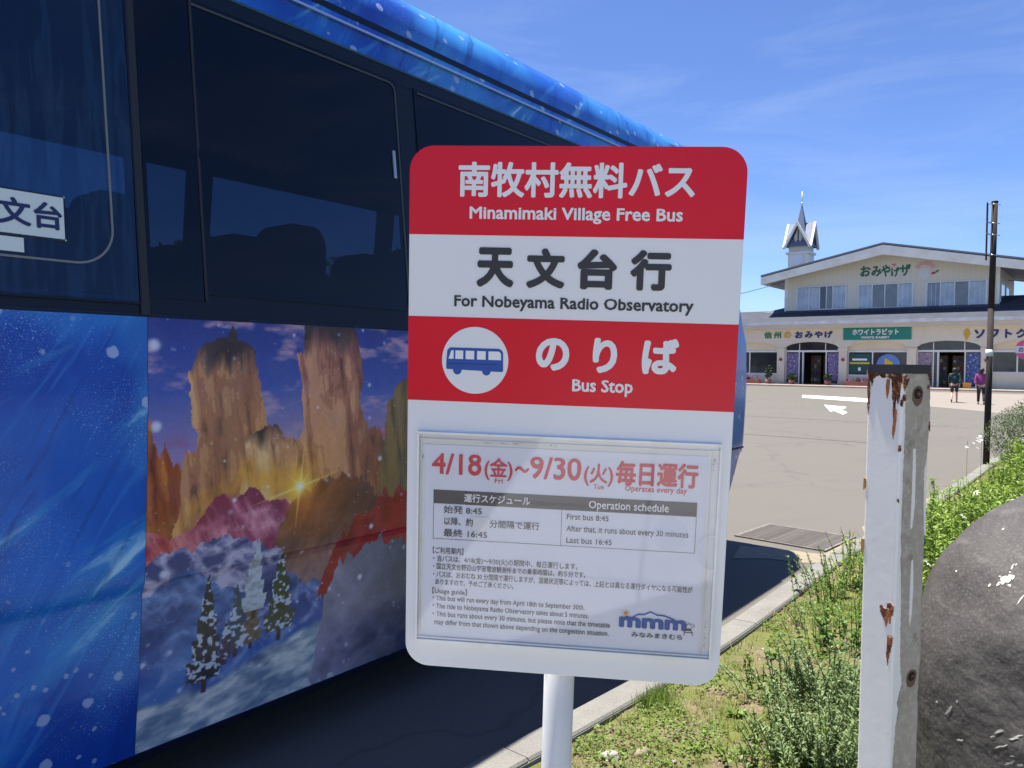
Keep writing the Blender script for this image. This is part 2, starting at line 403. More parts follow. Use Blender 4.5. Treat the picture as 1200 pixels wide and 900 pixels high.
def side(s, z, off=0.0):
    """point on the near flank, bus coordinates; off = metres proud of the skin"""
    y = inset(z); RC = RCZ(z); e = SEND(z) - RC
    if s > e:
        ph = math.asin(min(1, (s - e) / RC)); y += RC * (1 - math.cos(ph))
    return (s, y - off, z)
def wrap_mat():
    b = MB('ice_wrap', hexc(26, 106, 206), .30, coat=.22, spec=.4); c0 = b.co('Object')
    # ice-blue field with diagonal shards and snow specks: all of it print
    b.vary(1.6, hexc(12, 68, 168), .38, .62, co=c0)
    b.mixc(b.math('MULTIPLY', b.ramp(b.noise(1.1, 3, co=b.co('Object', (1, 1, 1), (0, 0, 0), (3, 1, 5))), .48, .68), .8), hexc(70, 165, 235))
    sh = b.co('Object', (.8, 1, 6), (0, R(-38), 0)); n = b.noise(1.3, 8, .6, .6, co=sh)
    b.mixc(b.math('MULTIPLY', b.ramp(n, .55, .70), .75), hexc(60, 155, 220)); b.mixc(b.math('MULTIPLY', b.ramp(n, .645, .72), .8), hexc(175, 220, 248))
    sh = b.co('Object', (.7, 1, 7), (0, R(-60), 0), (4, 0, 2)); n = b.noise(1.5, 7, .6, .8, co=sh)
    b.mixc(b.math('MULTIPLY', b.ramp(n, .58, .70), .55), hexc(70, 155, 235))
    b.mixc(b.math('MULTIPLY', b.ramp(n, .45, .33), .6), hexc(5, 40, 120))
    area = b.ramp(b.noise(2.1, 4, co=b.co('Object', loc=(1, 2, 7))), .46, .60)
    for scale, r, a in ((110, .20, .6), (55, .15, .75), (210, .26, .55), (30, .09, .7)):
        m = b.math('MULTIPLY', b.ramp(b.vor(scale, co=c0), r, r * .5), a); b.mixc(b.math('MULTIPLY', m, area), hexc(170, 208, 245))
    fl = b.math('MULTIPLY', b.ramp(b.math('ADD', b.vor(7.5, co=c0), b.math('MULTIPLY', b.noise(45, 3, co=c0), .10)), .22, .19), .8); b.mixc(fl, hexc(165, 188, 228))
    fl = b.math('MULTIPLY', b.ramp(b.math('ADD', b.vor(15, co=c0), b.math('MULTIPLY', b.noise(70, 3, co=c0), .2)), .25, .20), .7); b.mixc(b.math('MULTIPLY', fl, b.ramp(b.noise(1.7, 3, co=b.co('Object', loc=(5, 2, 1))), .50, .60)), hexc(160, 185, 225))
    b.mixc(b.math('MULTIPLY', b.ramp(b.noise(.9, 3, co=b.co('Object', loc=(0, 0, 9))), .3, .6), .2), hexc(8, 45, 130), 'MIX')
    b.bump(b.noise(3.5, 2, co=c0), .05, .01)
    return b.done()
M_WRAP = wrap_mat()
M_GLASS = MB('dark_glass', (.0012, .008, .030), .02, spec=.48); M_GLASS.rough(M_GLASS.noise(6, 4), .02, .05); M_GLASS = M_GLASS.done()
b = MB('streaked_glass', (.006, .028, .095), .03, spec=.32); cc = b.co('Object', (9, 1, .9)); b.mixc(b.ramp(b.noise(2.4, 5, .6, .6, co=cc), .5, .58), (.013, .048, .125)); 
b.rough(b.noise(2.4, 5, co=cc), .02, .09); M_GLASS2 = b.done()
M_RUBBER = simple('black_rubber', (.012, .013, .015), .55)
M_TRIM = simple('dark_trim', (.006, .011, .024), .38, spec=.25)
M_CHROME = MB('bright_trim', (.62, .66, .72), .18, .9).done()
M_SILVER = MB('silver_edge', (.42, .45, .48), .3, .6).done()
# body skin
bm = bmesh.new()
ring = [(i, z) for i, z in PROF] + [(W_BUS - i, z) for i, z in PROF[-2::-1]]
ST = [-3.0, -2.9, -2.7, -2.4, -1.6, -.8, 0, .8, 1.6, 2.4, 3.2, 4.0, 4.8, 5.5, 6.2]
cols = []
def station(kind, t):
    r = []
    for i, z in ring:
        if kind == 's': s = t; y = i; 
        elif kind == 'front': RC = RCZ(z); ph = R(90) * t; e = SEND(z) - RC; s = e + RC * math.sin(ph); k = RC * (1 - math.cos(ph)); y = i + k * (W_BUS / 2 - i) / (W_BUS / 2)
        else: ph = R(90) * t; s = -3.0 - .2 * math.sin(ph); k = .2 * (1 - math.cos(ph)); y = i + k * (W_BUS / 2 - i) / (W_BUS / 2)
        r.append(bm.verts.new((s, y, z)))
    return r
sts = [station('rear', t) for t in (1, .66, .33)] + [station('s', s) for s in ST] + [station('front', t) for t in (0, .15, .3, .45, .6, .75, .9, 1)]
for a, c in zip(sts[:-1], sts[1:]):
    for k in range(len(ring) - 1):
        if 1.85 < ring[k][1] < 3.04 and 1.85 < ring[k + 1][1] < 3.04 and a[0].co.x > -2.45 and c[0].co.x < 6.25: continue      # window band
        bm.faces.new((a[k], c[k], c[k + 1], a[k + 1])).smooth = True
bm.faces.new(sts[0]); 
# end face as quads across the width
e = sts[-1]; h = len(ring) // 2
for k in range(h): 
    try: bm.faces.new((e[k], e[-1 - k], e[-2 - k], e[k + 1])).smooth = True
    except Exception: pass
# belly
for a, c in zip(sts[:-1], sts[1:]): bm.faces.new((a[0], a[-1], c[-1], c[0]))
bmesh.ops.recalc_face_normals(bm, faces=bm.faces[:])
body = fin(bm, 'body', M_WRAP, bus)
def skin(name, m, s0, s1, z0, z1, off, ns=None, parent=bus, thick=None, slant=None):
    """a sheet lying over the flank, with its own edges"""
    ns = ns or max(2, int((s1 - s0) / .25)); zs = sorted({z0, z1} | {z for z in PZ if z0 + .004 < z < z1 - .004} | set(np.linspace(z0, z1, 7)))
    th = off if thick is None else thick; bm = bmesh.new(); F = []; Bk = []
    for i in range(ns + 1):
        s = s0 + (s1 - s0) * i / ns
        F.append([bm.verts.new(side(s, z, off)) for z in zs]); Bk.append([bm.verts.new(side(s, z, off - th)) for z in zs])
    n = len(zs)
    G_ = [[bm.verts.new(v.co) for v in r] for r in F]
    for i in range(ns):
        for k in range(n - 1): bm.faces.new((G_[i][k], G_[i + 1][k], G_[i + 1][k + 1], G_[i][k + 1])).smooth = True
    for i in range(ns):
        for k in range(0): bm.faces.new((F[i][k], F[i + 1][k], F[i + 1][k + 1], F[i][k + 1])).smooth = True
        bm.faces.new((F[i][0], Bk[i][0], Bk[i + 1][0], F[i + 1][0])); bm.faces.new((F[i][-1], F[i + 1][-1], Bk[i + 1][-1], Bk[i][-1]))
    for k in range(n - 1):
        bm.faces.new((F[0][k], F[0][k + 1], Bk[0][k + 1], Bk[0][k])); bm.faces.new((F[-1][k], Bk[-1][k], Bk[-1][k + 1], F[-1][k + 1]))
    return fin(bm, name, m, parent)
def ribbon(name, m, P, w, off, h=.004, parent=bus, closed=False):
    """raised strip following P=[(s,z)] on the flank"""
    n = len(P); bm = bmesh.new(); prev = None; first = None
    for i in range(n):
        a = P[(i - 1) % n if closed else max(0, i - 1)]; c = P[(i + 1) % n if closed else min(n - 1, i + 1)]
        tx, tz = c[0] - a[0], c[1] - a[1]; l = math.hypot(tx, tz) or 1; nx, nz = -tz / l, tx / l
        A = (P[i][0] + nx * w / 2, P[i][1] + nz * w / 2); B_ = (P[i][0] - nx * w / 2, P[i][1] - nz * w / 2)
        row = [bm.verts.new(side(*A, off)), bm.verts.new(side(*A, off + h)), bm.verts.new(side(*B_, off + h)), bm.verts.new(side(*B_, off))]
        if prev:
            for k in range(3): bm.faces.new((prev[k], row[k], row[k + 1], prev[k + 1]))
        else: first = row
        prev = row
    if closed:
        for k in range(3): bm.faces.new((prev[k], first[k], first[k + 1], prev[k + 1]))
    else: bm.faces.new(first); bm.faces.new(prev[::-1])
    bmesh.ops.recalc_face_normals(bm, faces=bm.faces[:])
    return fin(bm, name, m, parent)
# window band: rails and pillars, with tinted glass between; the saloon shows faintly through it
def tinted(name, base, tr, gl_rough=.025, streak=None, spec=.045):
    b = MB(name, base, .05, spec=.3); out = b.nt.nodes['Material Output']; t = b.node('ShaderNodeBsdfTransparent'); t.inputs[0].default_value = (*tr, 1)
    df = b.node('ShaderNodeBsdfDiffuse'); df.inputs[0].default_value = (*base, 1); a = b.node('ShaderNodeAddShader'); b.L(t.outputs[0], a.inputs[0]); b.L(df.outputs[0], a.inputs[1])
    if streak:
        cc = b.co('Object', (9, 1, .9)); m = b.ramp(b.noise(2.4, 6, .62, .8, co=cc), .49, .56); b.mixc(m, streak); b.L(b.col, df.inputs[0])
    g_ = b.node('ShaderNodeBsdfGlossy'); g_.inputs['Roughness'].default_value = gl_rough; g_.inputs[0].default_value = (1, 1, 1, 1)
    fr = b.node('ShaderNodeFresnel'); fr.inputs[0].default_value = 1.36; mx = b.node('ShaderNodeMixShader')
    b.L(fr.outputs[0], mx.inputs[0]); b.L(a.outputs[0], mx.inputs[1]); b.L(g_.outputs[0], mx.inputs[2]); b.L(mx.outputs[0], out.inputs[0]); return b.m
M_GLASS = tinted('dark_glass', (.0004, .0026, .010), (.09, .13, .18))
M_GLASS2 = tinted('streaked_glass', (.004, .017, .050), (.10, .15, .22), streak=(.009, .030, .075))
M_GLASS_FAR = tinted('far_side_glass', (.001, .004, .012), (.15, .20, .27))
skin('top_rail', M_TRIM, -2.6, 6.3, 2.965, 3.032, .005, thick=.03); skin('bottom_rail', M_TRIM, -2.6, 1.30, 1.802, 1.848, .005, thick=.03); skin('bottom_rail', M_TRIM, 1.302, 6.3, 1.802, 1.89, .005, thick=.03)
for a_, c_ in ((-2.6, -2.36), (-.68, -.53), (1.255, 1.318), (1.495, 1.522), (2.535, 2.675), (3.845, 3.965), (5.035, 5.155), (6.18, 6.3)): skin('window_pillar', M_TRIM, a_, c_, 1.85, 2.963, .0055, ns=2, thick=.03)
def far_sheet(name, m, s0, s1, z0, z1, th=.02):
    bm = bmesh.new(); P = [(s0, W_BUS - inset(z0), z0), (s1, W_BUS - inset(z0), z0), (s1, W_BUS - inset(z1), z1), (s0, W_BUS - inset(z1), z1)]
    a = [bm.verts.new(p) for p in P]; bm.faces.new(a)
    if th:
        c = [bm.verts.new((p[0], p[1] - th, p[2])) for p in P]; bm.faces.new(c[::-1])
        for i in range(4): bm.faces.new((a[i], c[i], c[(i + 1) % 4], a[(i + 1) % 4]))
    bmesh.ops.recalc_face_normals(bm, faces=bm.faces[:]); return fin(bm, name, m, bus)
far_sheet('top_rail', M_TRIM, -2.6, 6.3, 2.88, 3.032); far_sheet('bottom_rail', M_TRIM, -2.6, 6.3, 1.80, 1.92)
for a_ in (-2.5, -.6, 1.1, 2.75, 4.4, 6.15): far_sheet('window_pillar', M_TRIM, a_ - .09, a_ + .09, 1.92, 2.88)
for a_, c_ in zip((-2.5, -.6, 1.1, 2.75, 4.4), (-.6, 1.1, 2.75, 4.4, 6.15)): far_sheet('side_window', M_GLASS_FAR, a_ + .09, c_ - .09, 1.92, 2.88, 0)
M_CABIN = simple('cabin_dark', (.03, .032, .036), .85); M_SEAT = simple('seat_fabric', (.035, .04, .055), .9, var=.6)
bx('saloon_floor', M_CABIN, bus, -2.7, 6.3, .12, W_BUS - .12, 1.02, 1.06); bx('saloon_ceiling', M_CABIN, bus, -2.7, 6.2, .30, W_BUS - .30, 3.06, 3.09)
bm = bmesh.new(); prism(bm, [(y, z) for y, z in rrect(-.21, .21, 1.10, 2.26, .12, 5)], 0, .10, axis='x'); seat_me = bpy.data.meshes.new('seat_back'); bm.to_mesh(seat_me); bm.free(); seat_me.materials.append(M_SEAT)
for s_ in np.arange(-2.0, 5.4, .82):
    for y_ in (.40, .86, 1.47, 1.93):
        o = link('seat_back', seat_me, None, bus); o.location = (s_, y_, 0)
w1 = skin('side_window', M_GLASS2, -.55, 1.268, 1.842, 3.0, .009, ns=12); w1['label'] = 'side window with rain streaks behind the placard'
w2 = skin('side_window', M_GLASS, 1.512, 2.545, 1.885, 2.975, .010, ns=8)
w3 = skin('side_window', M_GLASS, 2.66, 3.86, 1.885, 2.975, .010, ns=8)
w4 = skin('side_window', M_GLASS, 3.95, 5.05, 1.885, 2.975, .010, ns=8)
w5 = skin('side_window', M_GLASS, 5.14, 6.2, 1.885, 2.8, .010, ns=8)
w0 = skin('side_window', M_GLASS, -2.4, -.65, 1.885, 2.975, .010, ns=8)
skin('window_panel', M_GLASS, 1.304, 1.506, 1.86, 2.97, .008)
ribbon('window_groove', M_RUBBER, [(1.286, 1.80), (1.286, 3.03)], .030, .005, .008)
ribbon('window_bead', M_TRIM, [(-.55, 1.838), (1.272, 1.838), (1.272, 3.0)], .008, .010, .004)
P = [(.1, 1.954)] + [(1.19 - .12 + .12 * math.sin(R(t)), 1.954 + .12 - .12 * math.cos(R(t))) for t in range(0, 91, 9)] + [(1.188, 2.3), (1.185, 2.95)]
ribbon('pane_edge', MB('pane_seal', (.20, .20, .18), .4, .3).done(), P, .007, .010, .003, parent=w1)
M_BEAD = simple('window_bead_grey', (.045, .05, .055), .5)
for wob, a, c_, zt in ((w2, 1.515, 2.53, 2.955), (w3, 2.68, 3.84, 2.955), (w4, 3.97, 5.03, 2.955), (w0, -2.4, -.65, 2.955)):
    P = [(a, zt), (c_ - .04, zt)] + [(c_ - .04 + .04 * math.sin(R(t)), zt - .04 + .04 * math.cos(R(t))) for t in range(15, 91, 15)] + [(c_, 1.9)]
    ribbon('window_bead', M_BEAD, P, .009, .011, .004, parent=wob)
ribbon('window_divider', M_RUBBER, [(1.512, 1.86), (1.512, 2.975)], .010, .010, .003)
lt = skin('window_latch', M_SILVER, 2.485, 2.50, 2.50, 2.63, .018, ns=1, parent=w2, thick=.007)
ribbon('gutter_strip', simple('green_tint_strip', (.02, .07, .08), .4), [(s, 3.038) for s in np.arange(-2.8, 6.25, .3)], .010, .004, .004)
P = [(s, 3.155) for s in np.arange(-2.9, 6.0, .3)]
ribbon('drip_rail', M_CHROME, P, .012, .003, .014)
ribbon('roof_seam', M_TRIM, [(s, 3.215) for s in np.arange(-2.9, 5.9, .3)], .030, .0005, .003)
ribbon('sill_trim', M_TRIM, [(s, .232) for s in np.arange(-2.9, 6.2, .3)], .034, .004, .008)
ribbon('waist_seam', M_TRIM, [(s, 1.797) for s in np.arange(-2.9, 6.3, .3)], .006, .006, .004)
skin('wrap_panel', M_WRAP, -2.4, 1.292, .252, 1.792, .010, ns=12)
# placard in the window, two papers
M_PAPER = simple('placard_paper', (.60, .68, .66), .55, coat=.3)
pl = skin('window_placard', M_PAPER, .70, 1.046, 2.018, 2.158, .013, ns=4, thick=.003); pl['label'] = 'white placard with dark blue lettering stuck in the window'
M_NAVY = simple('navy_ink', (.012, .022, .10), .5)
lettering('天文台', 'K', .03, .765, 1.036, 2.132, 2.048, lambda a, c: side(a, c, .0145), M_NAVY, pl)
ribbon('placard_rim', M_TRIM, rrect(.702, 1.044, 2.02, 2.156, .004, 1), .004, .013, .0008, parent=pl, closed=True)
skin('window_note', M_PAPER, .80, .925, 1.968, 2.012, .012, ns=2, thick=.002)
# end face: windscreen, bumper seam, lamps
bm = bmesh.new()
zz = [1.45, 1.7, 2.0, 2.3, 2.6, 2.9]; yy = np.linspace(.42, W_BUS - .42, 7)
g_ = [[bm.verts.new((SEND(z) + .006, y, z)) for y in yy] for z in zz]
for i in range(5):
    for j in range(6): bm.faces.new((g_[i][j], g_[i][j + 1], g_[i + 1][j + 1], g_[i + 1][j])).smooth = True
fin(bm, 'windscreen', M_GLASS, bus)
bm = bmesh.new(); P = [side(s, .905, .004) for s in np.linspace(5.9, SEND(.905) - .003, 10)]
for a, c in zip(P[:-1], P[1:]): tube(bm, a, c, .007, seg=6)
fin(bm, 'bumper_seam', M_RUBBER, bus)
for y in (.35, W_BUS - .35):
    bm = bmesh.new(); tube(bm, (SEND(.75) - .03, y, .72), (SEND(.75) + .02, y, .72), .11, .10, 16); fin(bm, 'headlight', simple('lamp_lens', (.6, .6, .62), .1, coat=1), bus)
# wheels
M_TYRE = simple('tyre_rubber', (.02, .02, .02), .85)
for s in (-1.9, 4.15):
    for y in (.30, W_BUS - .30):
        bm = bmesh.new(); tube(bm, (s, y - .13, .47), (s, y + .13, .47), .47, seg=32); wh = fin(bm, 'wheel', M_TYRE, bus, bevel=.02)
        bm = bmesh.new(); yo = y - .14 if y < 1 else y + .14; tube(bm, (s, yo, .47), (s, yo + (.01 if y < 1 else -.01), .47), .27, seg=24); fin(bm, 'rim', M_SILVER, wh)
bx('underframe', M_RUBBER, bus, -2.8, 6.0, .45, W_BUS - .45, .34, .6)

# ------------------------------------------------------------------ printed panel on the coach: a generic snow-mountain sunset
def vnoise(x, y, seed=0):
    xi = np.floor(x).astype(np.int64); yi = np.floor(y).astype(np.int64); fx = x - xi; fy = y - yi
    fx = fx * fx * (3 - 2 * fx); fy = fy * fy * (3 - 2 * fy)
    def h(a, b):
        n = (a * 374761393 + b * 668265263 + seed * 982451653) & 0x7fffffff; n = ((n ^ (n >> 13)) * 1274126177) & 0x7fffffff
        return ((n ^ (n >> 16)) & 0xffff) / 65535.0
    return (h(xi, yi) * (1 - fx) + h(xi + 1, yi) * fx) * (1 - fy) + (h(xi, yi + 1) * (1 - fx) + h(xi + 1, yi + 1) * fx) * fy
def fbm(x, y, seed=0, o=5, ridge=False):
    t = 0; a = .5; s = 0
    for i in range(o):
        n = vnoise(x * 2 ** i, y * 2 ** i, seed + i); n = 1 - abs(2 * n - 1) if ridge else n; t = t + a * n; s += a; a *= .5
    return t / s
def inpoly(x, y, P):
    r = np.zeros(x.shape, bool); n = len(P)
    for i in range(n):
        x0, y0 = P[i]; x1, y1 = P[(i + 1) % n]
        if y0 == y1: continue
        c = ((y0 > y) != (y1 > y)) & (x < (x1 - x0) * (y - y0) / (y1 - y0) + x0); r ^= c
    return r
def C8(*c): return np.array(c, float) / 255
def artwork(u, v):
    """u 0..1 across the first 1.23 m of the panel (goes on beyond), v 0..1 up; returns sRGB"""
    sh = u.shape; img = np.zeros(sh + (3,))
    X = u * 1.23; Y = v * 1.52
    def mixm(m, c):
        nonlocal img
        m = m[..., None] if m.ndim == 2 else m; img = img * (1 - m) + c * m
    st = np.array([.36, .50, .56, .62, .72, .84, 1.0]); cs = np.array([C8(90, 30, 60), C8(150, 52, 80), C8(176, 84, 112), C8(168, 128, 170), C8(120, 118, 178), C8(48, 78, 165), C8(24, 46, 130)])
    img = np.stack([np.interp(v + .03 * (fbm(X * 3, Y * 5, 3) - .5), st, cs[:, k]) for k in range(3)], -1)
    n = fbm(X * 7, Y * 17, 11, 6); mixm(np.clip((n - .52) * 6, 0, 1) * np.clip((v - .6) * 4, 0, 1) * .75, C8(215, 165, 180))
    n = fbm(X * 5, Y * 10, 21, 5); mixm(np.clip((n - .5) * 7, 0, 1) * np.exp(-((v - .64) / .06) ** 2), C8(165, 30, 62))
    wx = (fbm(X * 10, Y * 7, 5, 6, True) - .6) * .035; wy = (fbm(X * 22 + 40, Y * 5, 6, 6, True) - .6) * .08; U = u + wx; V = v + wy
    su, sv = .51, .57
    dstar = np.hypot((u - su) * 1.23, (v - sv) * 1.52)
    # sun-lit rock towers above the clouds
    def crag(P, lit, mid, dark, seed, top):
        m = inpoly(U, V, P).astype(float)
        r = fbm(X * 15 + Y * 2.2, Y * 3.2 - X * 1.5, seed, 6, True); r2 = fbm(X * 30 + Y * 3, Y * 9 - X * 3, seed + 9, 5)
        xs = [p[0] for p in P]; lr = np.clip((u - min(xs)) / (max(xs) - min(xs)), 0, 1)
        k0 = .1 + lr * .75 + (r - .55) * 2.2 + (r2 - .5) * .5; k = (.42 * np.clip((k0 - .30) * 22, 0, 1) + .38 * np.clip((k0 - .62) * 22, 0, 1) + .20 * np.clip((k0 - .9) * 20, 0, 1))[..., None]
        c = lit * (1 - k) + mid * k; c = c * (.92 + .16 * r2[..., None])
        cap = np.clip((V - top - .06 * r) * 18, 0, 1)[..., None]; c = c * (1 - cap) + dark * (.7 + .6 * r[..., None]) * cap
        edge = np.clip((r - .80) * 9, 0, 1)[..., None]; c = c * (1 - edge * .6) + dark * edge * .6
        mixm(m, c)
    crag([(.44, .45), (.43, .66), (.53, .73), (.51, .80), (.50, .92), (.53, .96), (.52, 1.03), (.72, 1.03), (.77, .93), (.76, .84), (.78, .74), (.86, .70), (.97, .62), (.97, .45)], C8(200, 140, 105), C8(128, 72, 60), C8(50, 34, 36), 31, .90)
    crag([(.0, .44), (.02, .60), (.10, .66), (.15, .72), (.13, .79), (.12, .88), (.17, .965), (.26, .98), (.34, .93), (.37, .80), (.40, .68), (.47, .60), (.47, .45)], C8(212, 160, 105), C8(146, 92, 66), C8(44, 32, 36), 41, .84)
    crag([(.27, .44), (.28, .55), (.30, .62), (.30, .70), (.36, .745), (.43, .74), (.49, .68), (.49, .60), (.52, .54), (.56, .45)], C8(218, 182, 132), C8(172, 118, 92), C8(48, 32, 38), 51, .655)
    crag([(-.03, .44), (-.03, .76), (.015, .74), (.03, .66), (.05, .72), (.07, .64), (.09, .69), (.10, .60), (.06, .44)], C8(190, 110, 45), C8(130, 58, 30), C8(60, 26, 24), 61, .9)
    # gold light spreading from the sun on the ridge
    ang = np.arctan2((v - sv) * 1.52, (u - su) * 1.23)
    glow = np.exp(-dstar / .085)
    mixm(np.clip(glow * 1.15, 0, .95), C8(250, 185, 45))
    band = np.exp(-((V - (.56 - .05 * np.cos(u * 9))) / .035) ** 2) * np.exp(-np.abs(u - .4) / .35); mixm(band * .75, C8(225, 160, 40))
    # crimson range
    top = .50 + .09 * np.exp(-((u - .23) / .07) ** 2) + .10 * np.exp(-((u - .34) / .05) ** 2) + .05 * np.exp(-((u - .45) / .06) ** 2) + (fbm(X * 12, X * 0, 71, 5) - .5) * .06 - .02 * u
    m = (v < top).astype(float); r = fbm(X * 14 + Y * 7, Y * 7 - X * 3, 73, 6, True)
    c = C8(120, 26, 72) * (1 - np.clip((r - .45) * 2.4, 0, 1))[..., None] + C8(218, 150, 170) * np.clip((r - .45) * 2.4, 0, 1)[..., None]
    hot = np.exp(-np.abs(u - .05) / .10)[..., None]; c = c * (1 - hot * .5) + C8(190, 70, 30) * hot * .5; mixm(m, c)
    # pale snow ridge, blue valley
    top = .43 + .05 * np.sin(u * 7 + .4) + (fbm(X * 9, X * 0 + 3, 81, 5) - .5) * .10
    m = (v < top).astype(float); r = fbm(X * 10 + Y * 9, Y * 13 - X * 5, 83, 6, True); k = np.clip((r - .5) * 3, 0, 1)[..., None]
    mixm(m, C8(52, 62, 118) * (1 - k) + C8(178, 176, 205) * k)
    top = .345 - .05 * u + .06 * np.exp(-((u - .12) / .09) ** 2) + (fbm(X * 10, X * 0 + 9, 91, 5) - .5) * .07
    m = (v < top).astype(float); r = fbm(X * 8 + Y * 8, Y * 9 - X * 6, 93, 6, True); k = np.clip((r - .62) * 3.5, 0, 1)[..., None]
    dk = np.clip((.30 - v) * 6, 0, 1)[..., None]
    mixm(m, (C8(20, 42, 104) * (1 - dk) + C8(44, 92, 170) * dk) * (1 - k) + C8(120, 140, 195) * k)
    n = fbm(X * 4, Y * 8, 97, 5); mixm(m * np.clip((n - .45) * 4, 0, 1) * .6, C8(96, 142, 196))
    # the slope in front
    top = .10 + .16 * np.clip(u, 0, 1) ** 1.5 + (fbm(X * 6, X * 0 + 2, 99, 4) - .5) * .05
    m = np.clip((top - v) * 60, 0, 1); n = fbm(X * 12 - Y * 8, Y * 26, 101, 5)[..., None]; n = np.clip((n - .5) * 2.4 + .5, 0, 1); mixm(m, C8(96, 124, 152) * (1 - n) + C8(205, 215, 214) * n)
    n = fbm(X * 9, Y * 12, 103, 5); mixm(np.clip((n - .52) * 9, 0, 1) * np.exp(-((v - (.11 + .1 * u)) / .035) ** 2) * .75, C8(26, 42, 92))
    # small group of fir trees on the slope
    for (cx, by, h, w, c1) in ((.20, .115, .27, .075, C8(46, 50, 56)), (.30, .17, .17, .05, C8(60, 84, 96)), (.355, .175, .15, .05, C8(118, 100, 84)), (.36, .26, .19, .055, C8(190, 205, 215)), (.46, .185, .24, .075, C8(58, 74, 46)), (.265, .15, .10, .03, C8(70, 60, 84))):
        t = (v - by) / h; w_ = w * (1 - t) * (.62 + .38 * np.abs(((t * 5) % 1) - .0)) + .004 * fbm(X * 80, Y * 80, 7, 2)
        m = ((t > 0) & (t < 1) & (np.abs(u - cx) < w_)).astype(float); n = fbm(X * 50, Y * 60, 111, 3)[..., None]
        mixm(m, c1 * (.6 + .6 * n)); mixm(m * (n[..., 0] > .60), C8(175, 190, 210))
        mixm(((t > -.12) & (t <= 0) & (np.abs(u - cx) < .008)).astype(float), C8(60, 45, 40))
    # big boulder and drift at the right
    crag([(.97, .30), (.88, .42), (.86, .60), (.90, .80), (.96, .86), (1.6, .88), (1.6, .2)], C8(128, 102, 62), C8(92, 78, 58), C8(60, 50, 46), 121, .80)
    P = [(.47, .37), (.42, .45), (.47, .50), (.56, .575), (.66, .60), (.78, .585), (.86, .52), (.88, .42), (.80, .34), (.66, .28), (.55, .30)]
    m = inpoly(U, V, P).astype(float); r = fbm(X * 11 - Y * 6, Y * 8, 131, 6, True)[..., None]
    hot = np.exp(-dstar / .16)[..., None]; low = np.clip((.46 - V) * 9, 0, 1)[..., None]
    c = C8(74, 44, 46) * (1 - low) + C8(128, 98, 108) * low; c = c * (1 - hot) + C8(225, 120, 30) * hot; mixm(m, c * (.62 + .6 * r))
    P = [(.60, .0), (.64, .20), (.66, .32), (.78, .39), (.92, .42), (1.6, .50), (1.6, -.1)]
    m = inpoly(U, V, P).astype(float); r = fbm(X * 7 + Y * 5, Y * 7 - X * 4, 141, 6, True)[..., None]; rt = np.clip((u - .7) * 3, 0, 1)[..., None]
    mixm(m, (C8(138, 136, 160) * (1 - rt) + C8(70, 76, 92) * rt) * (.72 + .42 * r))
    P = [(.60, .24), (.66, .36), (.76, .46), (.92, .52), (1.6, .60), (1.6, .44), (1.0, .36), (.84, .37), (.70, .33), (.655, .22)]
    m = inpoly(U + wx, V, P).astype(float); r = fbm(X * 9, Y * 12, 151, 5, True)[..., None]; mixm(m, C8(150, 24, 34) * (.55 + .6 * r))
    n = fbm(X * 7, Y * 9, 153, 5); mixm(np.clip((n - .44) * 5, 0, 1) * np.clip((.16 - v) * 8, 0, 1) * np.clip((u - .62) * 6, 0, 1) * .9, C8(34, 40, 74))
    # star of light
    core = np.exp(-(dstar / .018) ** 2)
    for a0, ln, wd in ((1.47, .24, .008), (1.47 + math.pi, .22, .008), (.22, .30, .007), (.22 + math.pi, .34, .007), (.85, .13, .005), (2.4, .12, .005)):
        dx = (u - su) * 1.23; dy = (v - sv) * 1.52; al = dx * math.cos(a0) + dy * math.sin(a0); pr = -dx * math.sin(a0) + dy * math.cos(a0)
        w_ = wd * np.clip(1 - al / ln, 0.02, 1); mixm(np.where(al > 0, np.exp(-(pr / w_) ** 2) * np.clip(1 - al / ln, 0, 1), 0) * .9, C8(255, 226, 120))
    mixm(np.clip(np.exp(-(dstar / .045) ** 2), 0, 1) * .85, C8(255, 225, 90)); mixm(core, C8(255, 255, 245))
    # drifting snow
    rg = np.random.default_rng(5)
    for _ in range(190):
        cu, cv = rg.random() * 1.1, rg.random(); rr = (.0022 + .008 * rg.random() ** 5); dd = np.hypot((u - cu) * 1.23, (v - cv) * 1.52)
        mixm(np.exp(-(dd / rr) ** 2) * (.5 + .45 * rg.random()), C8(215, 222, 240))
    for cu, cv, rr in ((.015, .94, .022), (.02, .755, .02), (.05, .41, .016), (.83, .42, .013), (.80, .27, .014), (.86, .62, .012), (.27, .56, .010)):
        dd = np.hypot((u - cu) * 1.23, (v - cv) * 1.52); mixm(np.exp(-(dd / rr) ** 4) * .85, C8(215, 222, 240))
    img = img + (fbm(X * 120, Y * 120, 177, 3)[..., None] - .5) * .05
    img = (img - .45) * 1.08 + .46; img = img * .88 + C8(176, 150, 180) * .12
    return np.clip(img, 0, 1)
def srgb2lin(c): return np.where(c <= .04045, c / 12.92, ((c + .055) / 1.055) ** 2.4)
S0, S1, Z0, Z1 = 1.296, 4.9, .252, 1.792
sv_ = np.concatenate([np.linspace(S0, 2.62, 330), np.linspace(2.63, S1, 70)]); zv_ = np.linspace(Z0, Z1, 440)
SS, ZZ = np.meshgrid(sv_, zv_)
rgb = srgb2lin(artwork((SS - 1.3) / 1.23, (ZZ - .27) / 1.52))
insv = np.interp(zv_, PZ, PI_)
verts = np.stack([SS, np.broadcast_to((insv - .005)[:, None], SS.shape), ZZ], -1).reshape(-1, 3)
nr, nc = SS.shape; idx = np.arange(nr * nc).reshape(nr, nc)
quads = np.stack([idx[:-1, :-1], idx[:-1, 1:], idx[1:, 1:], idx[1:, :-1]], -1).reshape(-1, 4)
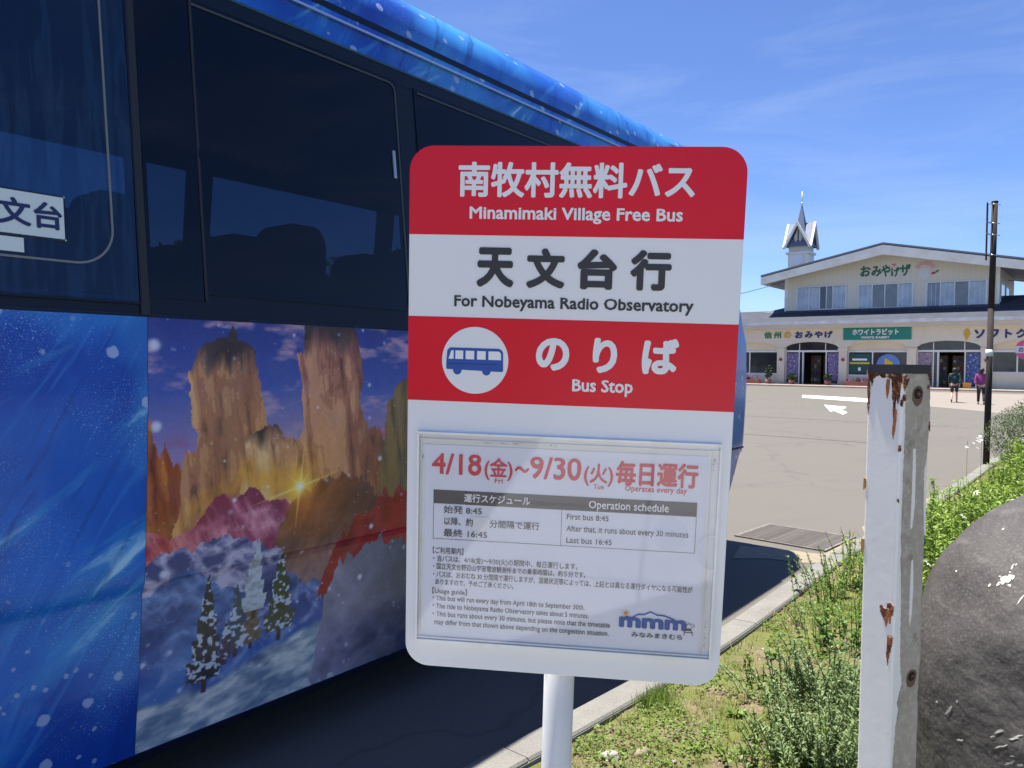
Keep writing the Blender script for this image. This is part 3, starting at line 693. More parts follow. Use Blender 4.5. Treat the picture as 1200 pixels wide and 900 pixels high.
me = bpy.data.meshes.new('printed_panel'); me.vertices.add(len(verts)); me.vertices.foreach_set('co', verts.ravel().astype(np.float32))
me.loops.add(quads.size); me.loops.foreach_set('vertex_index', quads.ravel().astype(np.int32)); me.polygons.add(len(quads)); me.polygons.foreach_set('loop_start', np.arange(0, quads.size, 4, dtype=np.int32))
me.update(calc_edges=True); ca = me.color_attributes.new('print', 'FLOAT_COLOR', 'POINT')
ca.data.foreach_set('color', np.concatenate([rgb.reshape(-1, 3), np.ones((nr * nc, 1))], 1).ravel().astype(np.float32))
me.polygons.foreach_set('use_smooth', np.ones(len(quads), bool))
b = MB('printed_film', (.5, .5, .5), .32, coat=.2); a_ = b.node('ShaderNodeVertexColor', layer_name='print'); b.col = a_.outputs[0]
b.mixc(b.math('MULTIPLY', b.ramp(b.noise(9, 5), .45, .75), .12), hexc(120, 130, 150)); b.bump(b.noise(3, 2), .04, .01)
pp = link('printed_panel', me, b.done(), bus); pp['label'] = 'printed panel of snow mountains under a red sunset sky'

# ------------------------------------------------------------------ bus stop sign
R1 = Vector((0.99437421, -0.10325114, -0.02364595)).normalized(); R2 = Vector((-0.01118981, 0.08372145, -0.99642637)).normalized()
R2 = (R2 - R1 * R2.dot(R1)).normalized(); NB_ = R1.cross(R2)
TL_ = Vector((-0.14187801, 1.05372811, 1.94414107)); PWm, PHm = .4500, .7406
Pb = TL_ + R1 * (PWm / 2) + R2 * PHm
tdown = Pb.z / -R2.z; base = Pb + R2 * tdown   # foot of the pole
SM = Matrix.Translation(base) @ Matrix((R1, NB_, -R2)).transposed().to_4x4()
sign = empty('bus_stop_sign', M=SM); tag(sign, 'red and white bus stop sign on a pole with a clear timetable holder', 'sign')
ZB = tdown
def fs(off): return lambda a, c: (a / 1000 - PWm / 2, -off, ZB + PHm - c / 1000)
def sr(u0, v0, u1, v1): return (u0 / 1000 - PWm / 2, u1 / 1000 - PWm / 2, ZB + PHm - v1 / 1000, ZB + PHm - v0 / 1000)
b = MB('sign_white', (.82, .82, .81), .28, coat=.35); b.vary(3, (.76, .765, .765), .3, .8); b.mixc(b.math('MULTIPLY', b.ramp(b.vor(60), .05, .02), .4), (.35, .33, .3)); b.rough(b.noise(5, 5), .22, .42); M_SW = b.done()
b = MB('sign_red', hexc(226, 8, 40), .34, spec=.3, coat=.05); b.vary(4, hexc(216, 8, 42), .3, .8); b.mixc(b.math('MULTIPLY', b.ramp(b.vor(55), .045, .02), .5), hexc(205, 120, 125)); b.rough(b.noise(6, 5), .2, .38); M_SR = b.done()
M_INKW = simple('white_print', (.82, .82, .81), .35); M_INKK = simple('charcoal_print', hexc(42, 42, 48), .4); M_INKR = simple('red_print', hexc(205, 28, 55), .45)
M_INKB = simple('blue_print', hexc(20, 75, 160), .4); M_INKO = simple('orange_print', hexc(225, 140, 60), .4); M_INKG = simple('grey_print', hexc(62, 62, 66), .5)
bm = bmesh.new(); prism(bm, rrect(-PWm / 2, PWm / 2, ZB, ZB + PHm, .034, 10), 0, .012); panel = fin(bm, 'panel', M_SW, sign, bevel=.0012)
bm = bmesh.new(); prism(bm, rrect(*sr(.2, .2, 449.8, 119), .0335, 10, r_each=(.0335, .0335, .0001, .0001)), -.0004, .0005); fin(bm, 'red_band', M_SR, panel)
bm = bmesh.new(); prism(bm, [(sr(.2, 0, 1, 1)[0], sr(0, 0, 1, 231)[2]), (sr(0, 0, 449.8, 1)[1], sr(0, 0, 1, 231)[2]), (sr(0, 0, 449.8, 1)[1], sr(0, 0, 1, 349)[2]), (sr(.2, 0, 1, 1)[0], sr(0, 0, 1, 349)[2])], -.0004, .0005); fin(bm, 'red_band', M_SR, panel)
def disc(name, cu, cv, r, off, th, m, parent, seg=40, ry=None):
    bm = bmesh.new(); c = fs(0)(cu, cv); prism(bm, [(c[0] + r / 1000 * math.cos(2 * math.pi * i / seg), c[2] + (ry or r) / 1000 * math.sin(2 * math.pi * i / seg)) for i in range(seg)], -off, -off + th); return fin(bm, name, m, parent)
em = disc('emblem_disc', 95.2, 290.5, 46.5, .0009, .0006, M_SW, panel, 56)
def sprism(name, P, off, th, m, parent):
    bm = bmesh.new(); f = fs(0); prism(bm, [(f(*p)[0], f(*p)[2]) for p in P], -off, -off + th); return fin(bm, name, m, parent)
# little coach pictogram: body outline with rounded corners, white windows, wheels
bo = [(56, 277), (60, 273.2), (128, 273.2), (132, 275), (134.3, 279), (134.8, 304), (133, 305.5), (55.5, 303.5), (54.6, 300), (54.8, 292)]
sprism('bus_pictogram', bo, .0013, .0004, M_INKB, em)
for wx_ in (70.5, 111.5): disc('pictogram_wheel', wx_, 305, 5.9, .0017, .0003, M_INKB, em, 20)
for x0, x1 in ((59.5, 65), (67.5, 78.5), (82, 94), (98, 110)): sprism('pictogram_window', [(x0 + (2.2 if x0 < 60 else 0), 277.2), (x1, 277.2), (x1, 289), (x0 - (1.5 if x0 < 60 else 0), 289)], .0017, .0003, M_INKW, em)
sprism('pictogram_window', [(114, 277.2), (129, 277.2), (131.2, 280), (131.6, 289), (114, 289)], .0017, .0003, M_INKW, em)
sprism('pictogram_stripe', [(56, 295), (126, 295), (126, 296), (56, 296)], .0017, .0003, simple('dark_blue_print', hexc(14, 45, 110), .4), em)
# timetable sheet in its clear holder
M_SHEET = MB('timetable_paper', (.78, .785, .84), .55).vary(4, (.73, .74, .80)).done()
sheet = sprism('timetable_sheet', [(26.5, 411), (419.8, 411), (419.8, 693), (26.5, 693)], .0016, .001, M_SHEET, sign)
M_BACK = simple('holder_back', (.66, .665, .68), .3)
def table_bar(a, b_, c, d_): sprism('table_rule', [(a, b_), (c, b_), (c, d_), (a, d_)], .0020, .0003, M_INKG, sheet)
table_bar(39.3, 476.2, 407.6, 496.2)
table_bar(39.3, 496.4, 39.9, 548); table_bar(407.0, 496.4, 407.6, 548); table_bar(221.9, 496.4, 222.5, 547.3); table_bar(39.3, 547.5, 407.6, 548.1)
TEXTS=[
('南牧村無料バス','J','w',0.03,67.8,24.6,383.4,66.5),
('Minamimaki Village Free Bus','L','w',0.022,83.8,81.4,369.4,96.5),
('天文台行','J','k',0.055,94.8,135.1,358.1,189.0),
('For Nobeyama Radio Observatory','L','k',0.022,64.6,201.6,389.3,215.8),
('の','K','w',0.045,179.7,256.1,225.5,301.0),
('り','K','w',0.045,257.5,254.1,290.5,302.0),
('ば','K','w',0.045,324.0,252.4,372.9,301.3),
('Bus Stop','L','w',0.022,230.9,312.4,313.4,328.0),
('4/18','L','r',0.02,36.5,424.5,107.3,452.4),
('(金)','J','r',0.02,111.9,428.5,151.5,454.0),
('～','K','r',0.03,154.6,436.9,175.0,446.2),
('9/30','L','r',0.02,176.1,423.6,247.5,452.6),
('(火)','J','r',0.02,251.4,429.4,291.6,455.2),
('毎日運行','J','r',0.035,295.2,424.9,407.1,455.7),
('Fri','L','r',0.01,126.7,456.2,138.0,462.7),
('Tue','L','r',0.01,265.0,457.4,279.4,463.9),
('Operates every day','L','r',0.012,308.5,457.3,392.9,464.4),
('運行スケジュール','J','w',0.02,83.6,480.6,177.8,492.0),
('Operation schedule','L','w',0.012,259.6,481.4,369.4,491.6),
('始発 8:45','J','k',0.014,54.6,499.0,109.3,509.7),
('以降、約','J','k',0.014,54.9,516.1,96.6,527.0),
('分間隔で運行','J','k',0.014,120.9,516.7,191.6,527.3),
('最終 16:45','J','k',0.014,54.7,533.1,117.6,543.8),
('First bus 8:45','L','k',0.01,229.6,501.7,287.8,509.1),
('After that, it runs about every 30 minutes','L','k',0.01,229.5,518.5,397.5,526.2),
('Last bus 16:45','L','k',0.01,230.0,535.6,293.3,543.1),
('【ご利用案内】','J','k',0.012,39.4,560.7,83.9,569.6),
('・当バスは、4/18(金)～9/30(火)の期間中、毎日運行します。','J','k',0.012,40.1,572.8,247.1,581.5),
('・国立天文台野辺山宇宙電波観測所までの乗車時間は、約５分です。','J','k',0.012,40.2,584.3,258.5,592.9),
('・バスは、おおむね 30 分間隔で運行しますが、混雑状況等によっては、上記とは異なる運行ダイヤになる可能性が','J','k',0.012,40.4,596.2,407.4,604.9),
('ありますので、予めご了承ください。','J','k',0.012,43.5,607.7,157.1,615.9),
('【Usage guide】','J','k',0.012,39.5,620.8,90.2,629.5),
('・This bus will run every day from April 18th to September 30th.','L','k',0.012,40.1,632.8,258.9,639.5),
('・The ride to Nobeyama Radio Observatory takes about 5 minutes.','L','k',0.012,40.3,644.8,265.2,651.5),
('・This bus runs about every 30 minutes, but please note that the timetable','L','k',0.012,40.4,656.7,295.5,663.4),
('may differ from that shown above depending on the congestion situation.','L','k',0.012,43.1,668.9,294.2,675.6),
('mmm','L','b',0.09,307.8,645.3,401.8,660.9),
('みなみまきむら','K','k',0.02,326.0,666.8,396.8,674.3),
]
k_ = next(i for i, t in enumerate(TEXTS) if t[0] == '天文台行'); _t = TEXTS.pop(k_)
for ch, x0, x1 in (('天', 270, 392), ('文', 432, 556), ('台', 595, 722), ('行', 763, 892)):
    q_ = lambda x: _t[4] + (x - 270) / 622 * (_t[6] - _t[4]); TEXTS.append((ch, 'K', 'k', .05, round(q_(x0), 1), _t[5], round(q_(x1), 1), _t[7]))
INK = {'w': M_INKW, 'k': M_INKK, 'r': M_INKR, 'b': M_INKB}
for s, k, c, bd, u0, v0, u1, v1 in TEXTS:
    if s == 'mmm': k, bd = 'K', .05
    if k == 'L' and bd >= .022: bd = .026
    onsheet = v0 > 400
    lettering(s, k, bd, u0, u1, v0, v1, fs(.0024 if onsheet else .0009), INK[c] if not (onsheet and c == 'k') else M_INKG, sheet if onsheet else panel, 4 if v1 - v0 > 20 else 2)
sprism('correction_patch', [(97, 512.6), (120.9, 512.6), (120.9, 530.4), (97, 530.4)], .0024, .0004, simple('correction_paper', (.74, .74, .72), .5), sheet)
# village logo: mountain line, dish, sun
ln_ = [(308, 650), (318, 645), (325, 646.5), (334, 641), (343, 640.5), (351, 636), (360, 640), (370, 640.5), (380, 643.5), (392, 649), (401, 655)]
bm = bmesh.new(); f_ = fs(.0024)
for (x0, z0), (x1, z1) in zip(ln_[:-1], ln_[1:]):
    bm.faces.new([bm.verts.new(f_(*p)) for p in ((x0, z0 - 1.1), (x0, z0 + 1.1), (x1, z1 + 1.1), (x1, z1 - 1.1))])
fin(bm, 'logo_mountain_line', M_INKB, sheet)
disc('logo_sun', 317, 640.5, 3.0, .0024, .0004, M_INKO, sheet, 12)
for a_ in range(0, 360, 45):
    c_, s_ = math.cos(R(a_)), math.sin(R(a_)); sprism('logo_sun_ray', [(317 + c_ * 4.2 - s_ * .4, 640.5 + s_ * 4.2 + c_ * .4), (317 + c_ * 6 - s_ * .4, 640.5 + s_ * 6 + c_ * .4), (317 + c_ * 6 + s_ * .4, 640.5 + s_ * 6 - c_ * .4), (317 + c_ * 4.2 + s_ * .4, 640.5 + s_ * 4.2 - c_ * .4)], .0024, .0003, M_INKO, sheet)
bm = bmesh.new()
for i in range(20):
    a0, a1 = 2 * math.pi * i / 20, 2 * math.pi * (i + 1) / 20
    P = [(404 + r * math.cos(t) * .97 + r * .25 * math.sin(t) * 0, 654 + r * .38 * math.sin(t) - r * .15 * math.cos(t)) for r, t in ((9.2, a0), (9.2, a1), (8.2, a1), (8.2, a0))]
    bm.faces.new([bm.verts.new(fs(.0026)(*p)) for p in P])
for P in (((400, 657), (401, 657), (399, 667), (398, 667)), ((407, 657), (408, 657), (411, 667), (410, 667)), ((398, 662), (411, 662), (411, 663), (398, 663)), ((399, 655), (404, 648), (404.6, 648), (400, 655)), ((409, 654), (404, 648), (404.6, 648), (410, 654)), ((400, 657), (408, 657), (407, 660), (401, 660))):
    bm.faces.new([bm.verts.new(fs(.0026)(*p)) for p in P])
fin(bm, 'logo_dish', M_INKK, sheet)
# clear holder: pane and moulded rim
b = MB('clear_acrylic', (.9, .92, .95), .05); mx = b.node('ShaderNodeMixShader'); tr = b.node('ShaderNodeBsdfTransparent'); gl = b.node('ShaderNodeBsdfGlossy'); gl.inputs['Roughness'].default_value = .04
tr.inputs[0].default_value = (.985, .985, .99, 1); mx.inputs[0].default_value = .045
pass; b.L(tr.outputs[0], mx.inputs[1]); b.L(gl.outputs[0], mx.inputs[2]); b.L(mx.outputs[0], b.nt.nodes['Material Output'].inputs[0]); M_CLEAR = b.m
holder = sprism('timetable_holder', [(15.8, 393), (436.3, 394), (436.6, 703), (16.4, 702)], .0062, .0014, M_CLEAR, sign)
M_RIM = MB('milky_acrylic', (.86, .86, .83), .18, coat=.5).vary(30, (.80, .78, .70), .45, .7).done()
M_RIM2 = MB('aged_acrylic', (.74, .74, .70), .3).vary(22, (.62, .59, .50), .5, .7).done()
def rim(a, b_, c, d_, m=None, off=.0066, th=.0064, nm='rim'): 
    o = sprism(nm, [(a, b_), (c, b_), (c, d_), (a, d_)], off, th, m or M_RIM, holder); return o
rim(15.5, 392.8, 436.5, 395.6); rim(15.5, 395.8, 18.4, 702.6); rim(433.8, 395.8, 436.6, 699); rim(18.6, 697.6, 436.6, 702.8)
rim(18.6, 402.5, 433.6, 404.2, M_RIM2, .0036, .0034, 'inner_rim'); rim(26, 404.4, 420, 410.6, simple('white_backing', (.72, .72, .69), .5), .0014, .0012, 'backing_strip')
rim(20.6, 404.4, 22, 690, M_RIM2, .003, .003, 'inner_rim'); rim(424, 404.4, 425.6, 694, M_RIM2, .003, .003, 'inner_rim'); rim(18.6, 694.6, 433.6, 696.4, M_RIM, .0042, .004, 'inner_rim')
# dirt in the corners of the holder
M_DIRT = simple('moss_dirt', (.13, .12, .06), .9)
bm = bmesh.new(); f_ = fs(.0026)
for _ in range(90):
    w = rng.random(); 
    if w < .35: x_, y_ = rng.normal(133, 22), 404.6 + rng.random() * 1.6
    elif w < .55: x_, y_ = rng.normal(205, 22), 404.8 + rng.random() * 1.4
    elif w < .72: x_, y_ = 427 + rng.normal() * 1.0, 412 + rng.random() ** 1.5 * 26
    elif w < .8: x_, y_ = 23 + rng.random(), 425 + rng.random() * 8
    else: x_, y_ = 428 + rng.normal() * 1.6, 645 + rng.random() * 45
    r_ = .25 + .8 * rng.random() ** 3; bm.faces.new([bm.verts.new(f_(x_ + r_ * math.cos(t) * (1 + .4 * rng.random()), y_ + r_ * .8 * math.sin(t))) for t in np.linspace(0, 5.3, 6)])
fin(bm, 'dirt_speck', M_DIRT, holder)
# round clear stickers
b = MB('clear_sticker', (.9, .92, .96), .15); mx = b.node('ShaderNodeMixShader'); tr = b.node('ShaderNodeBsdfTransparent'); df = b.node('ShaderNodeBsdfDiffuse'); df.inputs[0].default_value = (.82, .84, .92, 1); mx.inputs[0].default_value = .055
b.L(tr.outputs[0], mx.inputs[1]); b.L(df.outputs[0], mx.inputs[2]); b.L(mx.outputs[0], b.nt.nodes['Material Output'].inputs[0]); M_STK = b.m
disc('round_sticker', 373, 521.5, 25, .0068, .0004, M_STK, holder, 9)
def ringd(cu, cv, r, w, a0, a1, m, name, off=.0069):
    bm = bmesh.new(); n = 40; f = fs(off)
    for i in range(n):
        t0 = R(a0 + (a1 - a0) * i / n); t1 = R(a0 + (a1 - a0) * (i + 1) / n)
        bm.faces.new([bm.verts.new(f(cu + q * math.cos(t), cv + q * math.sin(t))) for q, t in ((r, t0), (r, t1), (r - w, t1), (r - w, t0))])
    return fin(bm, name, m, holder)
ringd(433.6, 545, 25, .9, 90, 270, M_RIM, 'thumb_notch')
ringd(433.6, 545, 24, 24, 90, 270, M_STK, 'thumb_notch_film', .0064)
M_POLE = MB('white_pole_paint', (.74, .75, .76), .35, coat=.2).vary(6, (.58, .59, .60)).done()
bm = bmesh.new(); tube(bm, (0, .036, .03), (0, .036, ZB + PHm - .06), .0225, seg=28); fin(bm, 'pole', M_POLE, sign)
for z in (ZB + .12, ZB + PHm - .15):
    bm = bmesh.new(); box(bm, -.05, .05, .0125, .05, z - .02, z + .02); fin(bm, 'bracket', M_SILVER, sign, bevel=.002)
bm = bmesh.new(); tube(bm, (0, 0, 0), (0, 0, .06), .21, .19, 32); ob = fin(bm, 'base', simple('base_concrete', (.4, .4, .4), .8, var=.8), sign, bevel=.008)
ob.matrix_local = Matrix.Translation((0, .036, 0)) @ SM.to_3x3().inverted().to_4x4()

# ------------------------------------------------------------------ old square steel post
up = Vector((-.053, -.127, 1)).normalized()
al = R(65); lf = Vector((-math.cos(al), math.sin(al), 0)); lf = (lf - up * lf.dot(up)).normalized(); rt = lf.cross(up).normalized()
if rt.x < 0: rt = -rt
zt = EYE.z + (gp(0, 0, 0) * 0).z
r_ = CAM_M @ Vector(((1058 - 600) / 900, -(438 - 450) / 900, -1)); ptop = EYE + r_ * (1.2 / r_.y)
t_ = ptop.z / up.z; pbase = ptop - up * t_
WP = .065
Mx = Matrix((lf, rt, up)).transposed()     # local x: towards the left edge, y: towards the right edge, z up; origin: near edge
if Mx.determinant() < 0: pass
post = empty('steel_post', pbase); tag(post, 'white square steel post with rust runs and dark cap, before the boulder', 'post')
def pw(x, y, z): v = lf * x + rt * y + up * z; return (v.x, v.y, v.z)
HP = t_
def post_prism(name, P, z0, z1, m, bevel=0):
    bm = bmesh.new(); a = [bm.verts.new(pw(x, y, z0)) for x, y in P]; b_ = [bm.verts.new(pw(x, y, z1)) for x, y in P]; n = len(P)
    for q_ in b_: q_.co.z = up.z * z1
    if z0 >= HP:
        for q_, s_ in zip(a, b_): q_.co = s_.co - Vector((0, 0, (z1 - z0) * up.z))
    bm.faces.new(a); bm.faces.new(b_[::-1])
    for i in range(n): bm.faces.new((a[i], b_[i], b_[(i + 1) % n], a[(i + 1) % n]))
    bmesh.ops.recalc_face_normals(bm, faces=bm.faces[:]); return fin(bm, name, m, post)
b = MB('chipped_white_paint', (.84, .84, .83), .42, coat=.12); b.vary(5, (.78, .78, .76), .4, .7)
b.mixc(b.math('MULTIPLY', b.ramp(b.noise(26, 6, .7, co=b.co('Object', (1, 1, .25))), .63, .70), .5), (.55, .48, .38))
b.mixc(b.math('MULTIPLY', b.ramp(b.vor(38), .05, .02), .8), hexc(110, 50, 20)); b.bump(b.noise(60, 4), .15, .002); M_PP = b.done()
post_prism('shaft', rrect(.0, WP, .0, WP, .0045, 4), .02, HP, M_PP)
M_CAP = simple('black_cap', (.022, .022, .026), .5, var=.6)
o = post_prism('cap', rrect(-.0015, WP + .0015, -.0015, WP + .0015, .004, 3), HP, HP + .0145, M_CAP)
# layered marks: residue strip on the right face, rust chips and runs (each a thin ragged flake)
b = MB('rust', hexc(104, 58, 34), .9); b.vary(60, hexc(58, 32, 22), .35, .65); b.mixc(b.ramp(b.noise(110, 4), .52, .64), hexc(160, 96, 55)); b.mixc(b.math('MULTIPLY', b.ramp(b.noise(95, 5, .7), .60, .66), .8), (.70, .68, .64)); b.bump(b.noise(200, 4), .6, .003); M_RUST = b.done()
b = MB('rust_stain', hexc(190, 120, 70), .7); b.vary(40, hexc(150, 82, 40), .3, .7); M_STAIN = b.done()
b = MB('old_adhesive', (.43, .39, .325), .75); b.vary(16, (.34, .30, .24), .3, .7); b.mixc(b.math('MULTIPLY', b.ramp(b.noise(90, 5), .5, .64), .6), (.52, .48, .41)); b.mixc(b.math('MULTIPLY', b.ramp(b.noise(30, 5), .6, .7), .5), (.16, .12, .09)); b.bump(b.noise(70, 4), .4, .002); M_ADH = b.done()
M_HOLE = simple('hole_black', (.012, .010, .009), .95)
def ragged(P, amt, n=6, seed=0, fine=3):
    rg = np.random.default_rng(seed); out = []
    for i in range(len(P)):
        a = np.array(P[i]); c = np.array(P[(i + 1) % len(P)]); L_ = np.linalg.norm(c - a); k = max(1, int(L_ / (amt * fine)))
        for j in range(k): out.append(tuple(a + (c - a) * j / k + rg.normal(0, amt, 2) * (.5 if j == 0 else 1) * .5))
    return out
def flake(name, face, P, m, off=.0006, amt=.0008, seed=1, fine=3):
    """P in (t across the face from the near edge, h below the top), metres"""
    Q = ragged(P, amt, seed=seed, fine=fine); bm = bmesh.new()
    f = (lambda t, h, o: pw(t, -o, HP - h)) if face == 'L' else (lambda t, h, o: pw(-o, t, HP - h))
    top = [bm.verts.new(f(t, h, off)) for t, h in Q]; bot = [bm.verts.new(f(t, h, -.0003)) for t, h in Q]
    es_ = bm.faces.new(top)
    for i in range(len(Q)): j = (i + 1) % len(Q); bm.faces.new((top[i], bot[i], bot[j], top[j]))
    bmesh.ops.triangulate(bm, faces=[es_]); bmesh.ops.recalc_face_normals(bm, faces=bm.faces[:])
    return fin(bm, name, m, post)
def pxL(px, py):   # photo position on the left face -> (t, h)
    h = (py - 438) * .001365; t = (1058 - (py - 438) * .0135 - px) / (41 - (py - 438) * .0) * WP; return (t, h)
def pxR(px, py):
    h = (py - 438) * .001365; t = (px - (1058 - (py - 438) * .0135)) / (34.5 - (py - 438) * .018) * WP; return (t, h)
ADH = [(1062, 446), (1064, 440), (1070, 438.5), (1084, 438.5), (1090, 444), (1091.5, 470), (1091, 500), (1088, 540), (1087, 580), (1086, 640), (1084, 690), (1083, 740), (1082, 800), (1080, 822), (1079, 850), (1079, 880), (1078, 905), (1077, 960), (1054, 960), (1056, 905), (1057, 880), (1060, 862), (1058, 850), (1061, 835), (1063, 825), (1061, 800), (1061, 720), (1060, 640), (1061, 560), (1062, 500)]
flake('adhesive_residue', 'R', [pxR(*p) for p in ADH], M_ADH, .0008, .0010, 3)
for P in (((1071.5, 529), (1074, 529), (1074.5, 560), (1074, 600), (1071.5, 625), (1069.5, 628), (1070.5, 590), (1071, 560)), ((1071, 668), (1073, 667), (1073.5, 700), (1072, 735), (1070, 752), (1069.5, 730), (1070, 700)), ((1085, 560), (1087, 545), (1087, 640), (1085.5, 640), (1084.5, 600))):
    flake('paint_patch', 'R', [pxR(*p) for p in P], M_PP, .0016, .0006, int(P[0][1]), fine=5)
for c_, rad, sd_ in (((1076, 464), .0085, 5), ((1072.5, 820), .0085, 9)):
    t0, h0 = pxR(*c_)
    flake('rust_ring', 'R', [(t0 + rad * 1.5 * math.cos(a) , h0 + rad * 1.5 * math.sin(a) * (1.6 if math.sin(a) > 0 else 1)) for a in np.linspace(0, 5.9, 14)], simple('rust_halo', hexc(112, 92, 76), .9, var=.7, scale=40), .0012, .0016, sd_)
    flake('bolt_hole', 'R', [(t0 + rad * math.cos(a), h0 + rad * math.sin(a)) for a in np.linspace(0, 5.9, 12)], M_HOLE, .0018, .0010, sd_)
    flake('bolt', 'R', [(t0 - .001 + rad * .5 * math.cos(a), h0 + rad * .5 * math.sin(a)) for a in np.linspace(0, 5.2, 7)], M_RUST, .0034, .0004, sd_)
E2 = [
 ('L', ((1019, 438.6), (1057, 438.6), (1058, 448), (1054, 451), (1052, 446), (1047, 447), (1042, 444), (1036, 446), (1031, 443), (1025, 448), (1023, 458), (1021, 448), (1019, 447)), 'r'),
 ('L', ((1046, 442), (1054, 440), (1056, 452), (1055, 468), (1053.5, 474), (1052, 462), (1050.5, 478), (1049, 492), (1048, 474), (1047, 458)), 'r'),
 ('L', ((1050, 478), (1052.5, 482), (1051.5, 500), (1049, 517), (1047.5, 510), (1048.5, 494)), 's'),
 ('L', ((1040, 447), (1044, 446), (1043, 462), (1041, 470), (1039.5, 458)), 's'),
 ('L', ((1018.3, 440), (1020.5, 441), (1020.5, 474), (1019, 490), (1018, 486)), 'r'),
 ('L', ((1057, 468), (1059.5, 469), (1059, 476), (1056.5, 475)), 'r'),
 ('L', ((1055, 523), (1058, 522), (1058, 529), (1055.5, 530)), 'r'), ('L', ((1055, 587), (1057, 587), (1057, 591), (1055, 590)), 'r'),
 ('L', ((1014.5, 572), (1017.5, 573), (1017, 584), (1014, 588)), 'y'), ('L', ((1012.5, 651), (1016, 650), (1016, 664), (1012.5, 665)), 'y'),
 ('L', ((1037, 728), (1039, 725), (1043, 728), (1046, 727), (1046, 720), (1050, 718), (1053, 722), (1052, 732), (1048, 737), (1046, 734), (1042, 741), (1039, 736)), 'r'),
 ('L', ((1041, 738), (1047, 735), (1047, 744), (1044.5, 752), (1043, 744)), 's'), ('L', ((1048, 735), (1050.5, 734), (1050, 745), (1048.5, 744)), 's'),
 ('L', ((1047, 762), (1052, 761), (1052, 770), (1050, 780), (1047.5, 796), (1046, 786), (1048, 772)), 'r'), ('L', ((1047, 770), (1048.6, 774), (1047.6, 800), (1046, 790)), 's'),
 ('R', ((1059.5, 441), (1063, 439), (1066, 442), (1063, 452), (1060, 458), (1058.8, 450)), 'r'), ('R', ((1087, 440), (1092, 439), (1092.5, 452), (1090, 450)), 'r'),
 ('R', ((1088, 455), (1090, 456), (1089.5, 461), (1087.5, 460)), 'r'), ('R', ((1059, 462), (1062, 463), (1061, 470), (1058.6, 470)), 'r'), ('R', ((1090, 500), (1091.5, 500), (1091.3, 512), (1090, 510)), 'r'),
]
M_BLEED = simple('rust_bleed_stain', hexc(205, 165, 130), .7, var=.75, scale=70)
M_YR = simple('yellow_rust', hexc(190, 135, 60), .85, var=.7, scale=60)
for i, (fc, P, k) in enumerate(E2):
    fx = pxL if fc == 'L' else pxR; amt = .0012 if k == 'r' else .0006
    if k == 'r' and len(P) > 4:
        cx_, cy_ = sum(p[0] for p in P) / len(P), sum(p[1] for p in P) / len(P); w_ = [(cx_ + (p[0] - cx_) * 1.12, cy_ + (p[1] - cy_) * (1.16 if p[1] > cy_ else 1.04)) for p in P]; w_ = [(min(max(p[0], 1013 if fc == 'L' else 1059), 1059 if fc == 'L' else 1093), max(p[1], 438.3)) for p in w_]
        flake('rust_bleed', fc, [fx(*p) for p in w_], M_BLEED, .00045 + i * .00002, .0014, i + 90, 1.8)
    flake('rust_patch' if k != 's' else 'rust_run', fc, [fx(*p) for p in P], {'r': M_RUST, 's': M_STAIN, 'y': M_YR}[k], .0009 + (.0004 if k == 'r' else 0) + i * .00002, amt, i + 20, 2.2)

# ------------------------------------------------------------------ dark boulder
b = MB('dark_stone', (.062, .056, .053), .72, spec=.35); c0 = b.co()
b.vary(3.2, (.052, .048, .047), .35, .7, co=c0); b.mixc(b.ramp(b.noise(7, 6, .6, co=b.co('Object', (1, 1, 3), (0, R(50), 0))), .55, .75), (.125, .115, .108))
b.mixc(b.math('MULTIPLY', b.ramp(b.noise(150, 3, .6, co=c0), .52, .66), .35), (.16, .155, .15)); b.mixc(b.math('MULTIPLY', b.ramp(b.noise(240, 2, co=c0), .58, .66), .4), (.04, .038, .037))
sc_ = b.co('Object', (.8, 1, 6), (0, R(-35), R(10))); n = b.noise(9, 5, .6, .3, co=sc_); b.mixc(b.math('MULTIPLY', b.ramp(n, .735, .75), .85), (.55, .53, .50))
b.bump(b.noise(4, 5, co=c0), .6, .05); b.bump(b.noise(80, 5, .65, co=c0), .3, .004); M_STONE = b.done()
BC = Vector((1.60, 1.93, .73))
bm = bmesh.new(); bmesh.ops.create_icosphere(bm, subdivisions=6, radius=1)
for v in bm.verts:
    p = v.co.copy(); d_ = 1 + .055 * mnoise.noise(p * 1.3 + Vector((3, 1, 0))) + .02 * mnoise.noise(p * 4) + .005 * mnoise.noise(p * 15)
    rdg = p.x * .72 + p.z * -.62 + .12 * mnoise.noise(p * 2); d_ += .035 * math.exp(-((rdg - .05) / .05) ** 2) - .03 * math.exp(-((rdg - .20) / .09) ** 2) + .02 * math.exp(-((rdg + .35) / .05) ** 2) + .018 * abs(mnoise.noise(p * 2.6 + Vector((9, 2, 4))))
    q = Vector((p.x * .55, p.y * .44, p.z * (.655 if p.z > 0 else .85))) * d_
    if q.z < 0: q.x *= 1 + .10 * min(1, -q.z); q.y *= 1.05
    if q.z < -.70: q.z = -.70 + (q.z + .70) * .15
    v.co = q
    # flattened face towards the road
boul = fin(bm, 'boulder', M_STONE, smooth=True); boul.location = BC
tag(boul, 'big dark grey boulder with pale scratches beside the white post', 'boulder')
